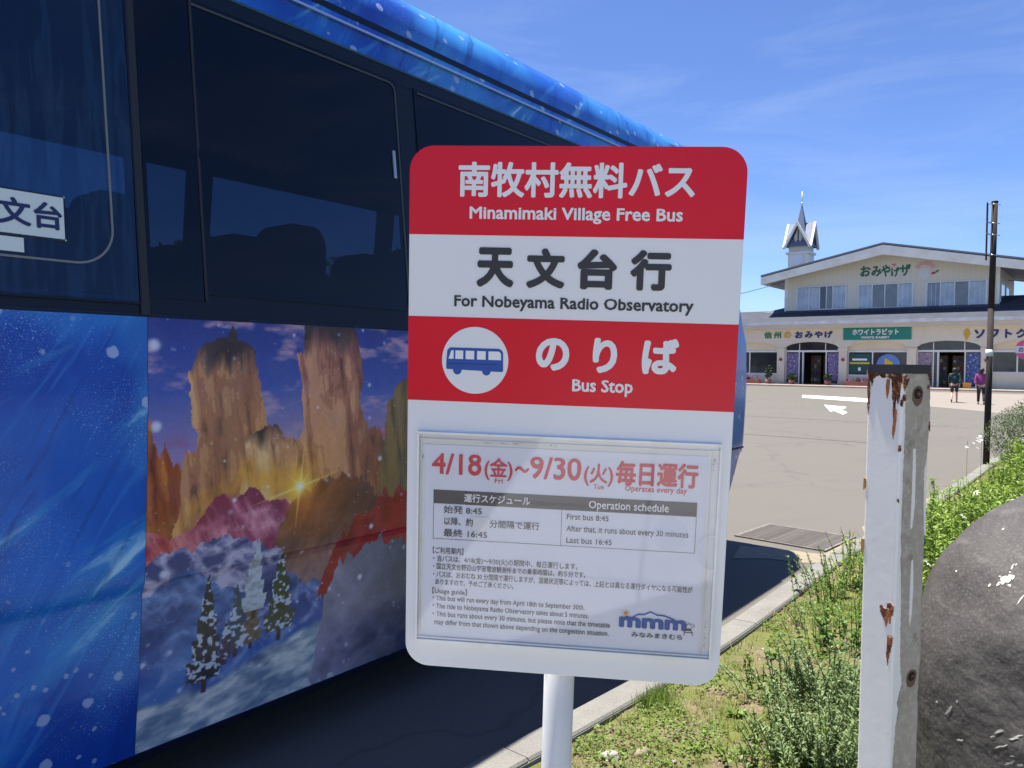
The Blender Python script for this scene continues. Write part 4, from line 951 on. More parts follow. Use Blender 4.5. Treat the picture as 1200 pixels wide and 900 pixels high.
# pale lichen chips on its face
M_LICH = MB('pale_lichen', (.50, .48, .43), .9).vary(60, (.36, .35, .31)).done()
from mathutils.bvhtree import BVHTree
bpy.context.view_layer.update(); bt = BVHTree.FromObject(boul, bpy.context.evaluated_depsgraph_get())
def chip(px, py, w, h, ang, seed):
    rg = np.random.default_rng(seed); n = 11; P = []
    for i in range(n):
        t = 2 * math.pi * i / n; k = 1 + rg.normal(0, .28); x, y = w * .5 * k * math.cos(t), h * .5 * k * math.sin(t)
        P.append((px + x * math.cos(ang) - y * math.sin(ang), py + x * math.sin(ang) + y * math.cos(ang)))
    pts = []
    for a, c in [(px, py)] + P:
        r = CAM_M @ Vector(((a - 600) / 900, -(c - 450) / 900, -1)); hit = bt.ray_cast(EYE - BC, r.normalized())
        if hit[0] is None: return None
        pts.append(hit[0] + hit[1] * .0012)
    return pts
chips = [(1178, 680, 12, 9, -.4, 1), (1185, 677, 8, 7, 0, 2), (1170, 685, 7, 3, -.6, 3), (1183, 686, 5, 3, 0, 4), (1160, 686, 5, 2.5, -.5, 5), (1187, 664, 6, 2, -1.1, 6), (1191, 662, 3, 2, -1, 7), (1121, 670, 2.5, 2.5, 0, 8), (1176, 620, 4, 2, -.6, 9), (1184, 671, 2, 2, 0, 22), (1172, 676, 3, 2, 0, 23),
         (1113, 831, 14, 3.5, -.9, 10), (1125, 867, 7, 2.5, 0, 11), (1170, 857, 12, 3, -.3, 12), (1191, 864, 13, 3.5, -.3, 13), (1173, 875, 12, 2.5, -.2, 14), (1184, 894, 13, 3, -.2, 15), (1196, 896, 7, 3, 0, 16), (1186, 886, 6, 2, 0, 17), (1122, 822, 3, 2, 0, 18), (1196, 703, 16, 1.6, -.95, 19), (1098, 822, 2.5, 2.5, 0, 20), (1163, 863, 6, 2, -.1, 21)]
for c_ in chips:
    P = chip(*c_)
    if not P: continue
    bm = bmesh.new(); vs = [bm.verts.new(p) for p in P]
    for i in range(1, len(vs)): bm.faces.new((vs[0], vs[i], vs[1 + i % (len(vs) - 1)]))
    bmesh.ops.recalc_face_normals(bm, faces=bm.faces[:]); fin(bm, 'lichen_chip', M_LICH, boul)

# ------------------------------------------------------------------ lamp post and round stop sign by the verge
lp = gp(1155.5, 546, .01); lamp = empty('sign_post', (lp.x, lp.y, 0)); tag(lamp, 'tall thin dark steel post with side brackets and a white band, by the grass bank', 'post')
M_DPOLE = MB('dark_brown_steel', (.028, .022, .020), .8, spec=.2).vary(5, (.036, .03, .028)).done()
HL = 4.36
bm = bmesh.new(); tube(bm, (0, 0, -.05), (.015, 0, HL * .6), .050, .047, 16); tube(bm, (.015, 0, HL * .6), (.03, 0, HL), .047, .045, 16); fin(bm, 'pole', M_DPOLE, lamp)
bm = bmesh.new(); tube(bm, (.007, 0, 1.83), (.007, 0, 1.94), .057, .057, 16); fin(bm, 'white_band', simple('white_tape', (.62, .62, .6), .5), lamp)
bm = bmesh.new(); tube(bm, (.03, 0, HL), (.03, 0, HL + .02), .054, .048, 16); fin(bm, 'cap', M_DPOLE, lamp)
bm = bmesh.new(); box(bm, -.10, -.082, -.012, .012, HL - .95, HL + .0); fin(bm, 'side_rail', M_DPOLE, lamp)
for z in (HL - .05, HL - .36, HL - .55, HL - .88):
    bm = bmesh.new(); tube(bm, (-.10, 0, z + .04), (.02, -.03, z), .011, seg=6); tube(bm, (-.04, -.06, z + .015), (.09, -.055, z), .007, seg=6); fin(bm, 'bracket', M_SILVER, lamp)
rs = Vector((14.72, 22.0, 0)); rz_ = gz(rs.x, rs.y); stop = empty('round_stop_sign', (rs.x, rs.y, rz_)); tag(stop, 'round pink and white bus stop sign at the right edge of the forecourt', 'sign')
M_PINK = simple('pink_enamel', hexc(226, 95, 135), .4); M_WENAMEL = simple('white_enamel', (.75, .75, .75), .4)
bm = bmesh.new(); tube(bm, (0, 0, 0), (0, 0, 2.42), .03, seg=12); fin(bm, 'pole', M_WENAMEL, stop)
def vdisc(name, r, y0, y1, m, par, z=2.16, clip=None):
    bm = bmesh.new(); P = [(r * math.cos(2 * math.pi * i / 40), z + r * math.sin(2 * math.pi * i / 40)) for i in range(40)]
    if clip: P = [(x, min(max(q, z + clip[0]), z + clip[1])) for x, q in P]
    prism(bm, P, y0, y1); return fin(bm, name, m, par)
dd = vdisc('plate', .29, -.05, -.03, M_PINK, stop)
vdisc('white_bar', .285, -.056, -.051, M_WENAMEL, dd, clip=(-.10, .10))
lettering('のりば', 'K', .03, -.2, .2, 2.235, 2.085, lambda a, c: (a, -.060, c), M_INKK, dd, 3)
lettering('バス', 'K', .03, -.09, .09, 2.40, 2.30, lambda a, c: (a, -.054, c), M_INKW, dd, 3)
stop.rotation_euler = (0, 0, -.5)

# faint worn bay lines and tar-filled joints on the car park
M_TAR = simple('tar_joint', (.07, .068, .062), .8); M_WORN = MB('worn_paint', (.40, .37, .32), .85).vary(9, (.30, .275, .23), .4, .6).done()
for (a, q0, q1, w, m, nm) in ((4.2, 16, 34, .05, M_TAR, 'tar_joint'), (15.5, 19, 36, .05, M_TAR, 'tar_joint')):
    tag(gmesh(nm, [aq(a, q0), aq(a + w, q0), aq(a + w + .6, q1), aq(a + .6, q1)], m, .004), kind='structure')
for q in (25.5, 31.8): tag(gmesh('tar_joint', [aq(-3, q), aq(13.5, q + .7), aq(13.5, q + .75), aq(-3, q + .05)], M_TAR, .0045), kind='structure')
# ------------------------------------------------------------------ souvenir shop
shop = empty('souvenir_shop', (SHOP0.x, SHOP0.y, 0), FANG); tag(shop, 'cream two storey souvenir shop with arched front, low gable roof and small spire', 'shop')
b = MB('cream_render', (.70, .64, .49), .85); b.vary(.6, (.64, .58, .43)); b.bump(b.noise(60, 4), .2, .003); M_CREAM = b.done()
b = MB('yellow_cream_render', (.70, .65, .53), .85); b.vary(.8, (.64, .59, .47)); b.mixc(b.math('MULTIPLY', b.ramp(b.noise(3, 5, co=b.co('Object', (4, 1, .5))), .55, .75), .4), (.42, .36, .26)); M_YCREAM = b.done()
b = MB('cream_siding', (.70, .67, .56), .75); w = b.node('ShaderNodeTexWave', wave_type='BANDS', bands_direction='X'); w.inputs['Scale'].default_value = 1.1; b.L(b.co(), w.inputs[0])
b.vary(.7, (.66, .63, .52)); b.mixc(b.math('MULTIPLY', b.ramp(w.outputs[0], .08, .02), .22), (.45, .43, .36)); M_SIDING = b.done()
M_FASC = MB('white_fascia', (.85, .84, .75), .6).vary(1.2, (.72, .70, .61)).done()
M_WHITE = MB('white_frame', (.74, .75, .74), .45).vary(3, (.66, .67, .66)).done()
b = MB('slate_roofing', (.050, .056, .075), .75, spec=.25); b.vary(1.5, (.036, .041, .056)); w = b.node('ShaderNodeTexWave', wave_type='BANDS', bands_direction='Y'); w.inputs['Scale'].default_value = 1.6; b.L(b.co(), w.inputs[0]); b.mixc(b.math('MULTIPLY', b.ramp(w.outputs[0], .2, .02), .5), (.06, .065, .085))
b.mixc(b.math('MULTIPLY', b.ramp(b.vor(1.3), .06, .03), .5), (.12, .125, .14)); M_ROOF = b.done()
M_NAVYROOF = simple('navy_roof_edge', (.035, .045, .08), .5, var=.8, scale=2)
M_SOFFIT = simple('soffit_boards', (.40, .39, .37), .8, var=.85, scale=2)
M_PLINTH = simple('dark_plinth', (.14, .12, .11), .8, var=.7)
M_SGLASS = MB('shop_glass', (.022, .026, .032), .06, spec=.6).vary(1.2, (.05, .05, .055)).done()
FZ = .44
PIL = [-11.4, -7.62, -3.82, -.04, 3.80, 7.65, 11.42, 15.2, 19.0]
def sbx(name, m, *a, bevel=0, parent=None): return bx(name, m, parent or shop, *a, bevel=bevel)
# arcade wall with flat segmental arches
ZSPR, ZCR, ZTOP = 2.76, 3.15, 4.02
bm = bmesh.new()
for i, (p0, p1) in enumerate(zip(PIL[:-1], PIL[1:])):
    x0, x1 = p0 + .24, p1 - .24; n = 20; prev = None
    for k in range(n + 1):
        t = k / n; x = x0 + (x1 - x0) * t; zz_ = ZSPR + (ZCR - ZSPR) * math.sqrt(max(0, 1 - (2 * t - 1) ** 2)) ** 1.1
        r = [bm.verts.new((x, y, z)) for y, z in ((0, zz_), (0, ZTOP), (.38, ZTOP), (.38, zz_))]
        if prev:
            for q in range(4): bm.faces.new((prev[q], prev[(q + 1) % 4], r[(q + 1) % 4], r[q]))
        prev = r
bmesh.ops.recalc_face_normals(bm, faces=bm.faces[:]); fin(bm, 'arcade_wall', M_YCREAM, shop)
for p in PIL:
    pi_ = sbx('pillar', M_YCREAM, p - .24, p + .24, -.002, .382, FZ, ZTOP + .001)
    bx('impost', M_CREAM, pi_, p - .29, p + .29, -.05, .43, 2.62, 2.74); bx('pillar_base', M_CREAM, pi_, p - .28, p + .28, -.04, .42, FZ, FZ + .28)
for p in (-.04, 11.42, 3.80):
    bm = bmesh.new(); tube(bm, (p + .02, -.07, 2.02), (p + .02, -.05, 2.02), .10, .10, 14); fin(bm, 'red_lamp', simple('alarm_red', hexc(150, 30, 50), .4), shop)
# floor, inner room, ceiling
sbx('floor_slab', simple('tiled_floor', (.33, .24, .20), .7, var=.8, scale=3), -11.6, 19.2, -2.55, 7, .30, FZ)
for i in range(26):
    sbx('kerb_block', simple('pink_kerb', (.56, .45, .36), .85, var=.85, scale=2) if i == 0 else bpy.data.materials['pink_kerb'], -11.6 + i * 1.19, -11.6 + i * 1.19 + 1.17, -2.72, -2.56, .20, FZ + .004)
sbx('door_mat', simple('green_matting', (.02, .085, .05), .95, var=.7), -.0, 4.1, -.75, -.1, FZ, FZ + .02); sbx('door_mat', bpy.data.materials['green_matting'], 7.7, 19, -.75, -.1, FZ, FZ + .02)
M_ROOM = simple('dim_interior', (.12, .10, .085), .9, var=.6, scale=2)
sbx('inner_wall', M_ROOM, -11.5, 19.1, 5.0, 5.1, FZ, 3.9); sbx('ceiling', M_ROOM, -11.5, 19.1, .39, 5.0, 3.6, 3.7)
goods = [simple('goods_%s' % n, c, .6) for n, c in (('red', (.4, .06, .05)), ('cream', (.5, .45, .3)), ('blue', (.08, .14, .35)), ('green', (.1, .25, .12)), ('brown', (.2, .1, .06)), ('white', (.6, .6, .58)))]
rg = random.Random(4)
for a0 in (1.3, 2.1, 8.6, 9.5, 10.2, 4.4, 5.6, 6.6):
    sh = sbx('display_shelf', simple('shelf_wood', (.22, .15, .09), .7), a0, a0 + .62, 2.0, 2.4, FZ, 2.3) if a0 == 1.3 else sbx('display_shelf', bpy.data.materials['shelf_wood'], a0, a0 + .62, 2.0, 2.4, FZ, 2.3)
    for k in range(12):
        x = a0 + .05 + (k % 3) * .19; z = FZ + .2 + (k // 3) * .42; bx('boxed_goods', rg.choice(goods), sh, x, x + .14, 1.86, 1.995, z, z + rg.uniform(.12, .28))
# shop fronts between the pillars
def glazing(p0, p1, kind):
    x0, x1 = p0 + .24, p1 - .24; y = .30
    def fr(nm, a, c, z0, z1, d0=0, m=M_WHITE): return sbx(nm, m, a, c, y - .04 - d0, y + .04, z0, z1)
    def pane(par, a, c, z0, z1, m=M_SGLASS): return bx('pane', m, par, a, c, y - .008, y + .008, z0, z1)
    # tympanum under the arch
    bm = bmesh.new(); n = 16; P = [(x0 + .002, ZSPR - .16)] + [(x0 + (x1 - x0) * k / n, ZSPR + (ZCR - ZSPR) * math.sqrt(max(0, 1 - (2 * k / n - 1) ** 2)) ** 1.1 + .01) for k in range(n + 1)] + [(x1 - .002, ZSPR - .16)]
    prism(bm, P, y, y + .03); fin(bm, 'fanlight' if kind == 'door' else 'tympanum', M_SGLASS if kind == 'door' else M_CREAM, shop)
    if kind == 'door':
        hd = fr('door_head', x0, x1, 2.50, 2.62); 
        for xm in (x0 + (x1 - x0) * .26, x0 + (x1 - x0) * .74): bx('fanlight_bar', M_WHITE, hd, xm - .025, xm + .025, y - .03, y + .0, 2.62, 3.05)
        a, c = x0 + .86, x1 - .82
        for q in (x0 + .03, a, a + .24, c, x1 - .03): fr('door_post', q - .035, q + .035, FZ, 2.50)
        d_ = fr('sliding_door', a + .275, a + .31, FZ, 2.50, m=M_SILVER); pane(d_, a + .31, c - .035, FZ, 2.5) if False else None
        f_ = fr('door_rail', x0, a - .035, FZ, FZ + .08); pane(f_, x0 + .065, a - .035, FZ + .08, 2.50); pane(f_, a + .035, a + .205, FZ, 2.50)
        f_ = fr('door_rail', c + .035, x1, FZ, FZ + .08); pane(f_, c + .035, x1 - .065, FZ + .08, 2.50)
    else:
        z0 = 1.30 if kind == 'counter' else 1.02
        sbx('sill_wall', M_CREAM, x0, x1, .18, .40, FZ, z0); fr('window_head', x0, x1, ZSPR - .27, ZSPR - .16) ; fr('window_sill', x0, x1, z0, z0 + .06, .05)
        ms = (x0 + .03, (x0 + x1) / 2 - .45, (x0 + x1) / 2 + .35, x1 - .03) if kind == 'counter' else (x0 + .03, x0 + (x1 - x0) * .42, x1 - .03)
        for q in ms: fr('window_post', q - .035, q + .035, z0 + .06, ZSPR - .27)
        for q0, q1 in zip(ms[:-1], ms[1:]):
            f_ = fr('window_rail', q0 + .035, q1 - .035, z0 + .06, z0 + .10); pane(f_, q0 + .035, q1 - .035, z0 + .10, ZSPR - .27)
kinds = ['win', 'door', 'win', 'door', 'win', 'door', 'counter', 'win']
for (p0, p1), k in zip(zip(PIL[:-1], PIL[1:]), kinds): glazing(p0, p1, k)
# posters in the glass
def poster(a, c, z0, z1, m, y=.235, nm='poster'): return sbx(nm, m, a, c, y, y + .012, z0, z1)
def patchy(name, c1, c2, c3, s=5):
    b = MB(name, c1, .5); b.vary(s, c2, .42, .58); b.mixc(b.ramp(b.noise(s * 1.7, 4), .56, .64), c3); return b.done()
M_POSTB = patchy('violet_posters', (.10, .09, .22), (.20, .14, .30), (.45, .40, .50)); M_POSTG = simple('green_poster', (.012, .075, .065), .5)
poster(.28, 1.02, .95, 2.42, M_POSTB); poster(2.86, 3.5, .7, 2.42, M_POSTB); poster(7.95, 8.70, 1.1, 2.45, patchy('mauve_posters', (.28, .22, .27), (.16, .13, .2), (.5, .45, .45)))
poster(10.45, 11.12, .62, 2.42, patchy('blue_poster', (.05, .10, .30), (.03, .06, .2), (.4, .45, .6)))
pg = poster(4.10, 5.36, 1.20, 2.38, M_POSTG)
bx('poster_line', M_INKW, pg, 4.3, 5.15, .229, .234, 1.98, 2.10); bx('poster_line', simple('yellow_print', hexc(205, 180, 50), .5), pg, 4.15, 5.3, .229, .234, 1.76, 1.88); bx('poster_line', M_INKW, pg, 4.65, 4.8, .229, .234, 1.35, 1.55)
bm = bmesh.new(); prism(bm, [(6.35 + .66 * math.cos(2 * math.pi * i / 32), 1.72 + .66 * math.sin(2 * math.pi * i / 32)) for i in range(32)], .235, .247); ds = fin(bm, 'round_poster', simple('sky_blue_disc', hexc(95, 130, 190), .5), shop)
bm = bmesh.new(); prism(bm, [(6.15, 2.15), (6.62, 1.85), (6.55, 1.5), (6.12, 1.55)], .229, .234); fin(bm, 'poster_shape', bpy.data.materials['yellow_print'], ds)
# signboards and letters on the front
gb = sbx('green_signboard', simple('green_board', (.01, .235, .175), .45, var=.85, scale=1), 3.82, 7.62, -.07, -.004, 3.24, 3.965)
F_ = lambda y: (lambda a, c: (a, y, c))
lettering('ホワイトラビット', 'K', .03, 4.35, 6.95, 3.90, 3.52, F_(-.075), M_INKW, gb, 3); lettering('WHITE RABBIT', 'L', .03, 4.85, 6.45, 3.44, 3.32, F_(-.075), M_INKW, gb, 2)
M_LG = simple('letter_green', hexc(70, 125, 75), .6); M_LY = simple('letter_gold', hexc(200, 160, 50), .6); M_LB = simple('letter_blue', hexc(38, 52, 100), .6)
def letter(s, a0, a1, z0, z1, m, bd=.05, y=-.02):
    v, f = text_geo(s, bd, 3)
    me = text_mesh(s, 'K', bd, a0, a1, z1, z0, F_(y)); return link('letter', me, m, shop)
for s, a0, a1, m in (('信', -1.15, -.62, M_LG), ('州', -.52, -.02, M_LG), ('の', .16, .6, M_LY), ('お', .86, 1.36, M_LB), ('み', 1.48, 1.98, M_LB), ('や', 2.06, 2.58, M_LB), ('げ', 2.68, 3.18, M_LB)):
    letter(s, a0, a1, 3.38, 3.82, m, .055)
for s, a0, a1 in (('ソ', 10.82, 11.32), ('フ', 11.5, 12.0), ('ト', 12.28, 12.6), ('ク', 12.78, 13.3), ('リ', 13.5, 13.9), ('ー', 14.1, 14.6), ('ム', 14.8, 15.3)): letter(s, a0, a1, 3.26, 3.76, M_LB, .055)
bm = bmesh.new(); prism(bm, [(10.45, 3.12), (10.62, 3.55), (10.56, 3.74), (10.44, 3.84), (10.30, 3.7), (10.28, 3.52)], -.03, -.006); fin(bm, 'cone_emblem', M_LY, shop)
# eaves board, gutter, lower roof
sbx('eaves_board', simple('eaves_cream', (.60, .56, .46), .8, var=.9, scale=1), -11.9, 19.5, -.42, .0, 3.98, 4.30)
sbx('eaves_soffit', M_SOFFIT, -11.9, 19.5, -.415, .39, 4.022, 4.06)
sbx('gutter', MB('gutter_white', (.5, .52, .54), .4).vary(2, (.66, .68, .72)).done(), -12, 19.6, -.56, -.422, 4.24, 4.43, bevel=.02)
def slab(name, P, th, m, par=None):
    """sloping slab from quad corner points"""
    P = [Vector(p) for p in P]; n = (P[1] - P[0]).cross(P[3] - P[0]).normalized(); 
    if n.z > 0: n = -n
    bm = bmesh.new(); a = [bm.verts.new(p) for p in P]; c = [bm.verts.new(p + n * th) for p in P]
    bm.faces.new(a); bm.faces.new(c[::-1])
    for i in range(4): bm.faces.new((a[i], c[i], c[(i + 1) % 4], a[(i + 1) % 4]))
    bmesh.ops.recalc_face_normals(bm, faces=bm.faces[:]); return fin(bm, name, m, par or shop)
RZ = lambda y: 4.43 + .30 * (y + .50)
slab('lower_roof', [(-12, -.50, RZ(-.5)), (-.30, -.50, RZ(-.5)), (-.30, 2.6, RZ(2.6)), (-12, 2.6, RZ(2.6))], .10, M_ROOF)
slab('lower_roof', [(-.30, -.501, RZ(-.5) + .001), (11.72, -.501, RZ(-.5) + .001), (11.72, 1.98, RZ(1.98)), (-.30, 1.98, RZ(1.98))], .10, M_ROOF)
slab('lower_roof', [(11.72, -.50, RZ(-.5)), (19.6, -.50, RZ(-.5)), (19.6, 4.6, RZ(4.6)), (11.72, 4.6, RZ(4.6))], .10, M_ROOF)
slab('lower_roof', [(-12, 2.602, RZ(2.6)), (-.30, 2.602, RZ(2.6)), (-.30, 12, RZ(2.6) - 1.9), (-12, 12, RZ(2.6) - 1.9)], .10, M_NAVYROOF)
slab('lower_roof', [(11.72, 4.602, RZ(4.6)), (19.6, 4.602, RZ(4.6)), (19.6, 12, RZ(4.6) - 1.9), (11.72, 12, RZ(4.6) - 1.9)], .10, M_NAVYROOF)
sbx('wall_foot_strip', M_NAVYROOF, -.42, 11.8, 1.90, 1.985, RZ(1.95) - .03, RZ(1.95) + .13)  # dark strip along the foot of the upper wall
slab('valley_roof', [(11.76, 1.9, RZ(1.9) + .02), (19.6, 1.9, RZ(1.9) + .02), (19.6, 4.62, RZ(4.62) + .02), (12.9, 4.62, RZ(4.62) + .02)], .02, M_NAVYROOF)
slab('valley_roof', [(-2.1, 2.05, RZ(2.05) + .02), (-.44, 1.62, RZ(1.62) + .02), (-.44, 2.58, RZ(2.58) + .25), (-.9, 2.58, RZ(2.58) + .02)], .02, M_NAVYROOF)
# upper storey
RA, RTOP, PITCH = 5.80, 9.12, .205
def rz(a): return RTOP - PITCH * abs(a - RA)
UX0, UX1, UY0, UY1 = -.36, 11.70, 2.0, 10.8
bm = bmesh.new(); prism(bm, [(UX0, 4.9), (UX1, 4.9), (UX1, rz(UX1) - .42), (RA, RTOP - .42), (UX0, rz(UX0) - .42)], UY0, UY1); uw = fin(bm, 'upper_wall', M_SIDING, shop)
for s in (-1, 1):
    e = RA + s * 7.52
    P = [(RA, RTOP), (e, rz(e)), (e, rz(e) - .16), (RA, RTOP - .16)]
    bm = bmesh.new(); prism(bm, P, .82, 12.2); fin(bm, 'gable_roof', M_ROOF, shop)
    P = [(RA, RTOP - .08), (e, rz(e) - .08), (e, rz(e) - .58), (RA, RTOP - .66)]
    bm = bmesh.new(); prism(bm, P, .72, .812); fin(bm, 'bargeboard', M_FASC, shop)
    P = [(RA, RTOP - .02), (e, rz(e) - .02), (e, rz(e) + .07), (RA, RTOP + .07)]
    bm = bmesh.new(); prism(bm, P, .68, .80); fin(bm, 'roof_edge', simple('grey_edge_metal', (.16, .19, .23), .5), shop)
    P = [(RA, RTOP - .37), (e - s * .01, rz(e) - .37), (e - s * .01, rz(e) - .40), (RA, RTOP - .40)]
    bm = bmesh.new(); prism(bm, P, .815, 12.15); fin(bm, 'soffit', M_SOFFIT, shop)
    a0, a1 = sorted((e, e - s * .06)); sbx('eaves_fascia', M_FASC, a0, a1, .815, 12.18, rz(e) - .55, rz(e) - .165)
sbx('downpipe', M_FASC, UX0 - .16, UX0 - .06, 1.95, 2.05, 4.95, rz(UX0) - .42)
for a in (UX0, UX1): sbx('corner_trim', M_FASC, a - .07, a + .07, UY0 - .02, UY0 + .09, 4.9, rz(a) - .43)
# window groups: frame, sashes, panes with their curtains
CUR = {'l': MB('white_curtain', (.42, .49, .56), .12, coat=.6).vary(2.2, (.30, .37, .45), .35, .6, co=None).done(), 'g': MB('grey_blind', (.17, .19, .20), .12, coat=.6).vary(3, (.13, .15, .16)).done(), 'd': simple('dark_pane', (.035, .045, .06), .08, coat=.6), 'm': simple('mid_pane', (.20, .25, .31), .1, coat=.6, var=.6, scale=2)}
for a0, a1, z0, z1, spec in ((.33, 3.38, 5.36, 6.80, ((0, .25, 'l'), (.25, .47, 'l'), (.47, .61, 'd'), (.61, .74, 'g'), (.74, 1, 'l'))), (4.16, 7.24, 5.34, 6.74, ((0, .26, 'l'), (.26, .50, 'g'), (.50, .74, 'g'), (.74, 1, 'l'))), (8.04, 11.10, 5.28, 6.68, ((0, .235, 'm'), (.235, .48, 'l'), (.48, .72, 'g'), (.72, 1, 'l')))):
    bm = bmesh.new(); 
    for q in ((a0 - .07, a1 + .07, z1, z1 + .07), (a0 - .07, a1 + .07, z0 - .08, z0), (a0 - .07, a0, z0, z1), (a1, a1 + .07, z0, z1)): box(bm, q[0], q[1], 1.93, 2.03, q[2], q[3])
    wf = fin(bm, 'window', M_WHITE, shop)
    bx('window_back', CUR['d'], wf, a0, a1, 1.992, 1.999, z0, z1)
    for t0, t1, k in spec:
        x0, x1 = a0 + (a1 - a0) * t0, a0 + (a1 - a0) * t1
        bx('pane', CUR[k], wf, x0 + .03, x1 - .03, 1.972, 1.985, z0 + .03, z1 - .03)
        for q in ((x0, x0 + .03), (x1 - .03, x1)): bx('sash_stile', M_WHITE, wf, q[0] + .001, q[1] - .001, 1.955, 1.99, z0 + .002, z1 - .002)
        if k in 'lm':
            for c_ in (.33, .66): bx('glazing_bar', M_WHITE, wf, x0 + (x1 - x0) * c_ - .010, x0 + (x1 - x0) * c_ + .010, 1.962, 1.971, z0 + .03, z1 - .03)
# right flank windows (seen obliquely)
for y0, y1 in ((3.0, 4.6), (5.6, 7.0)):
    bm = bmesh.new(); box(bm, UX1 + .005, UX1 + .06, y0, y1, 5.35, 6.6); wf = fin(bm, 'window', M_WHITE, shop)
    for k in range(2): bx('pane', CUR['l' if k else 'd'], wf, UX1 + .055, UX1 + .065, y0 + .06 + k * (y1 - y0) / 2, y0 + (k + 1) * (y1 - y0) / 2 - .06, 5.42, 6.53)
# gable lettering
M_GL = simple('gable_letter_green', hexc(52, 104, 84), .6)
for s, a0, a1, z0, z1, m in (('お', 4.22, 4.84, 7.30, 7.98, M_GL), ('み', 4.88, 5.48, 7.26, 7.92, M_GL), ('や', 5.46, 5.98, 7.22, 7.98, M_GL), ('げ', 6.02, 6.5, 7.18, 7.78, M_GL), ('ザ', 6.50, 7.12, 7.20, 7.92, M_GL)):
    letter(s, a0, a1, z0, z1, m, .045, 1.985)
bm = bmesh.new(); prism(bm, [(6.18, 7.80), (6.32, 7.96), (6.25, 8.02), (6.18, 7.97), (6.11, 8.02), (6.04, 7.96)], 1.975, 1.995); fin(bm, 'pink_heart', simple('pink_paint', hexc(220, 130, 140), .6), shop)
# wall emblem: a plain round flower patch with a leaf
M_PALE = simple('pale_emblem', (.66, .66, .68), .6)
bm = bmesh.new(); prism(bm, [(7.86 + .30 * math.cos(2 * math.pi * i / 20), 7.28 + .36 * math.sin(2 * math.pi * i / 20)) for i in range(20)], 1.97, 1.995); em2 = fin(bm, 'wall_emblem', M_PALE, shop)
for k in range(5):
    t = R(35 + 27 * k); bm = bmesh.new(); prism(bm, [(7.90 + .50 * math.cos(t) + .13 * math.cos(q), 7.40 + .52 * math.sin(t) + .13 * math.sin(q)) for q in np.linspace(0, 5.6, 9)], 1.966, 1.990); fin(bm, 'emblem_petal', simple('pale_pink', hexc(215, 170, 185), .6) if k == 0 else bpy.data.materials['pale_pink'], em2)
bm = bmesh.new(); prism(bm, [(8.26, 7.18), (8.48, 7.26), (8.46, 7.36), (8.28, 7.34)], 1.966, 1.99); fin(bm, 'emblem_red_spot', simple('brick_red', hexc(160, 70, 60), .6), em2)
bm = bmesh.new(); prism(bm, [(8.50, 7.30), (8.68, 7.42), (8.60, 7.46), (8.48, 7.38)], 1.966, 1.99); fin(bm, 'emblem_leaf', M_GL, em2)
# spire turret
TX, TY, TW = -1.27, 7.6, .72
tur = bx('turret', M_FASC, shop, TX - TW, TX + TW, TY - TW, TY + TW, 7.4, 9.75)
bx('turret_ledge', M_FASC, tur, TX - TW - .12, TX + TW + .12, TY - TW - .12, TY + TW + .12, 9.75, 9.92)
bx('belfry', M_SIDING, tur, TX - TW + .04, TX + TW - .04, TY - TW + .04, TY + TW - .04, 9.92, 10.5)
bm = bmesh.new(); tube(bm, (TX, TY - TW - .05, 9.42), (TX, TY - TW - .001, 9.42), .42, .42, 20); fin(bm, 'round_ornament', simple('ornament_white', (.78, .78, .8), .5), tur)
M_BSLATE = simple('blue_slate', (.15, .18, .27), .6, var=.8, scale=3)
bm = bmesh.new(); b4 = [bm.verts.new((TX + sx * .52, TY + sy * .52, 10.6)) for sx, sy in ((-1, -1), (1, -1), (1, 1), (-1, 1))]; ap = bm.verts.new((TX, TY, 13.55))
for i in range(4): bm.faces.new((b4[i], b4[(i + 1) % 4], ap))
bm.faces.new(b4[::-1]); fin(bm, 'spire', M_BSLATE, tur)
bm = bmesh.new(); tube(bm, (TX, TY, 13.4), (TX, TY, 14.4), .045, .03, 8); tube(bm, (TX, TY, 13.5), (TX, TY, 13.62), .1, .05, 8); fin(bm, 'finial', M_WHITE, tur)
for ax in range(4):
    Mz = Matrix.Translation((TX, TY, 0)) @ Matrix.Rotation(R(90 * ax), 4, 'Z')
    def tb(name, P, y0, y1, m):
        bm = bmesh.new(); prism(bm, P, y0, y1); bmesh.ops.transform(bm, matrix=Mz, verts=bm.verts); fin(bm, name, m, tur)
    tb('gablet', [(-.60, 10.2), (.60, 10.2), (0, 11.85)], -.70, 0, M_SIDING)
    for s in (-1, 1):
        tb('gablet_board', [(0, 12.12), (s * .98, 10.28), (s * .86, 10.16), (0, 11.82)], -1.04, -.90, M_FASC)
        tb('gablet_roof', [(0, 12.08), (s * .92, 10.34), (s * .88, 10.30), (0, 12.0)], -.90, 0, M_BSLATE)
    # lace ornament inside the gablet: arch bars
    for k in range(-2, 3): tb('gablet_bar', [(k * .15 - .03, 10.35), (k * .15 + .03, 10.35), (k * .15 + .03, 11.5 - abs(k) * .3), (k * .15 - .03, 11.5 - abs(k) * .3)], -.76, -.705, M_FASC if k % 2 else M_SGLASS)
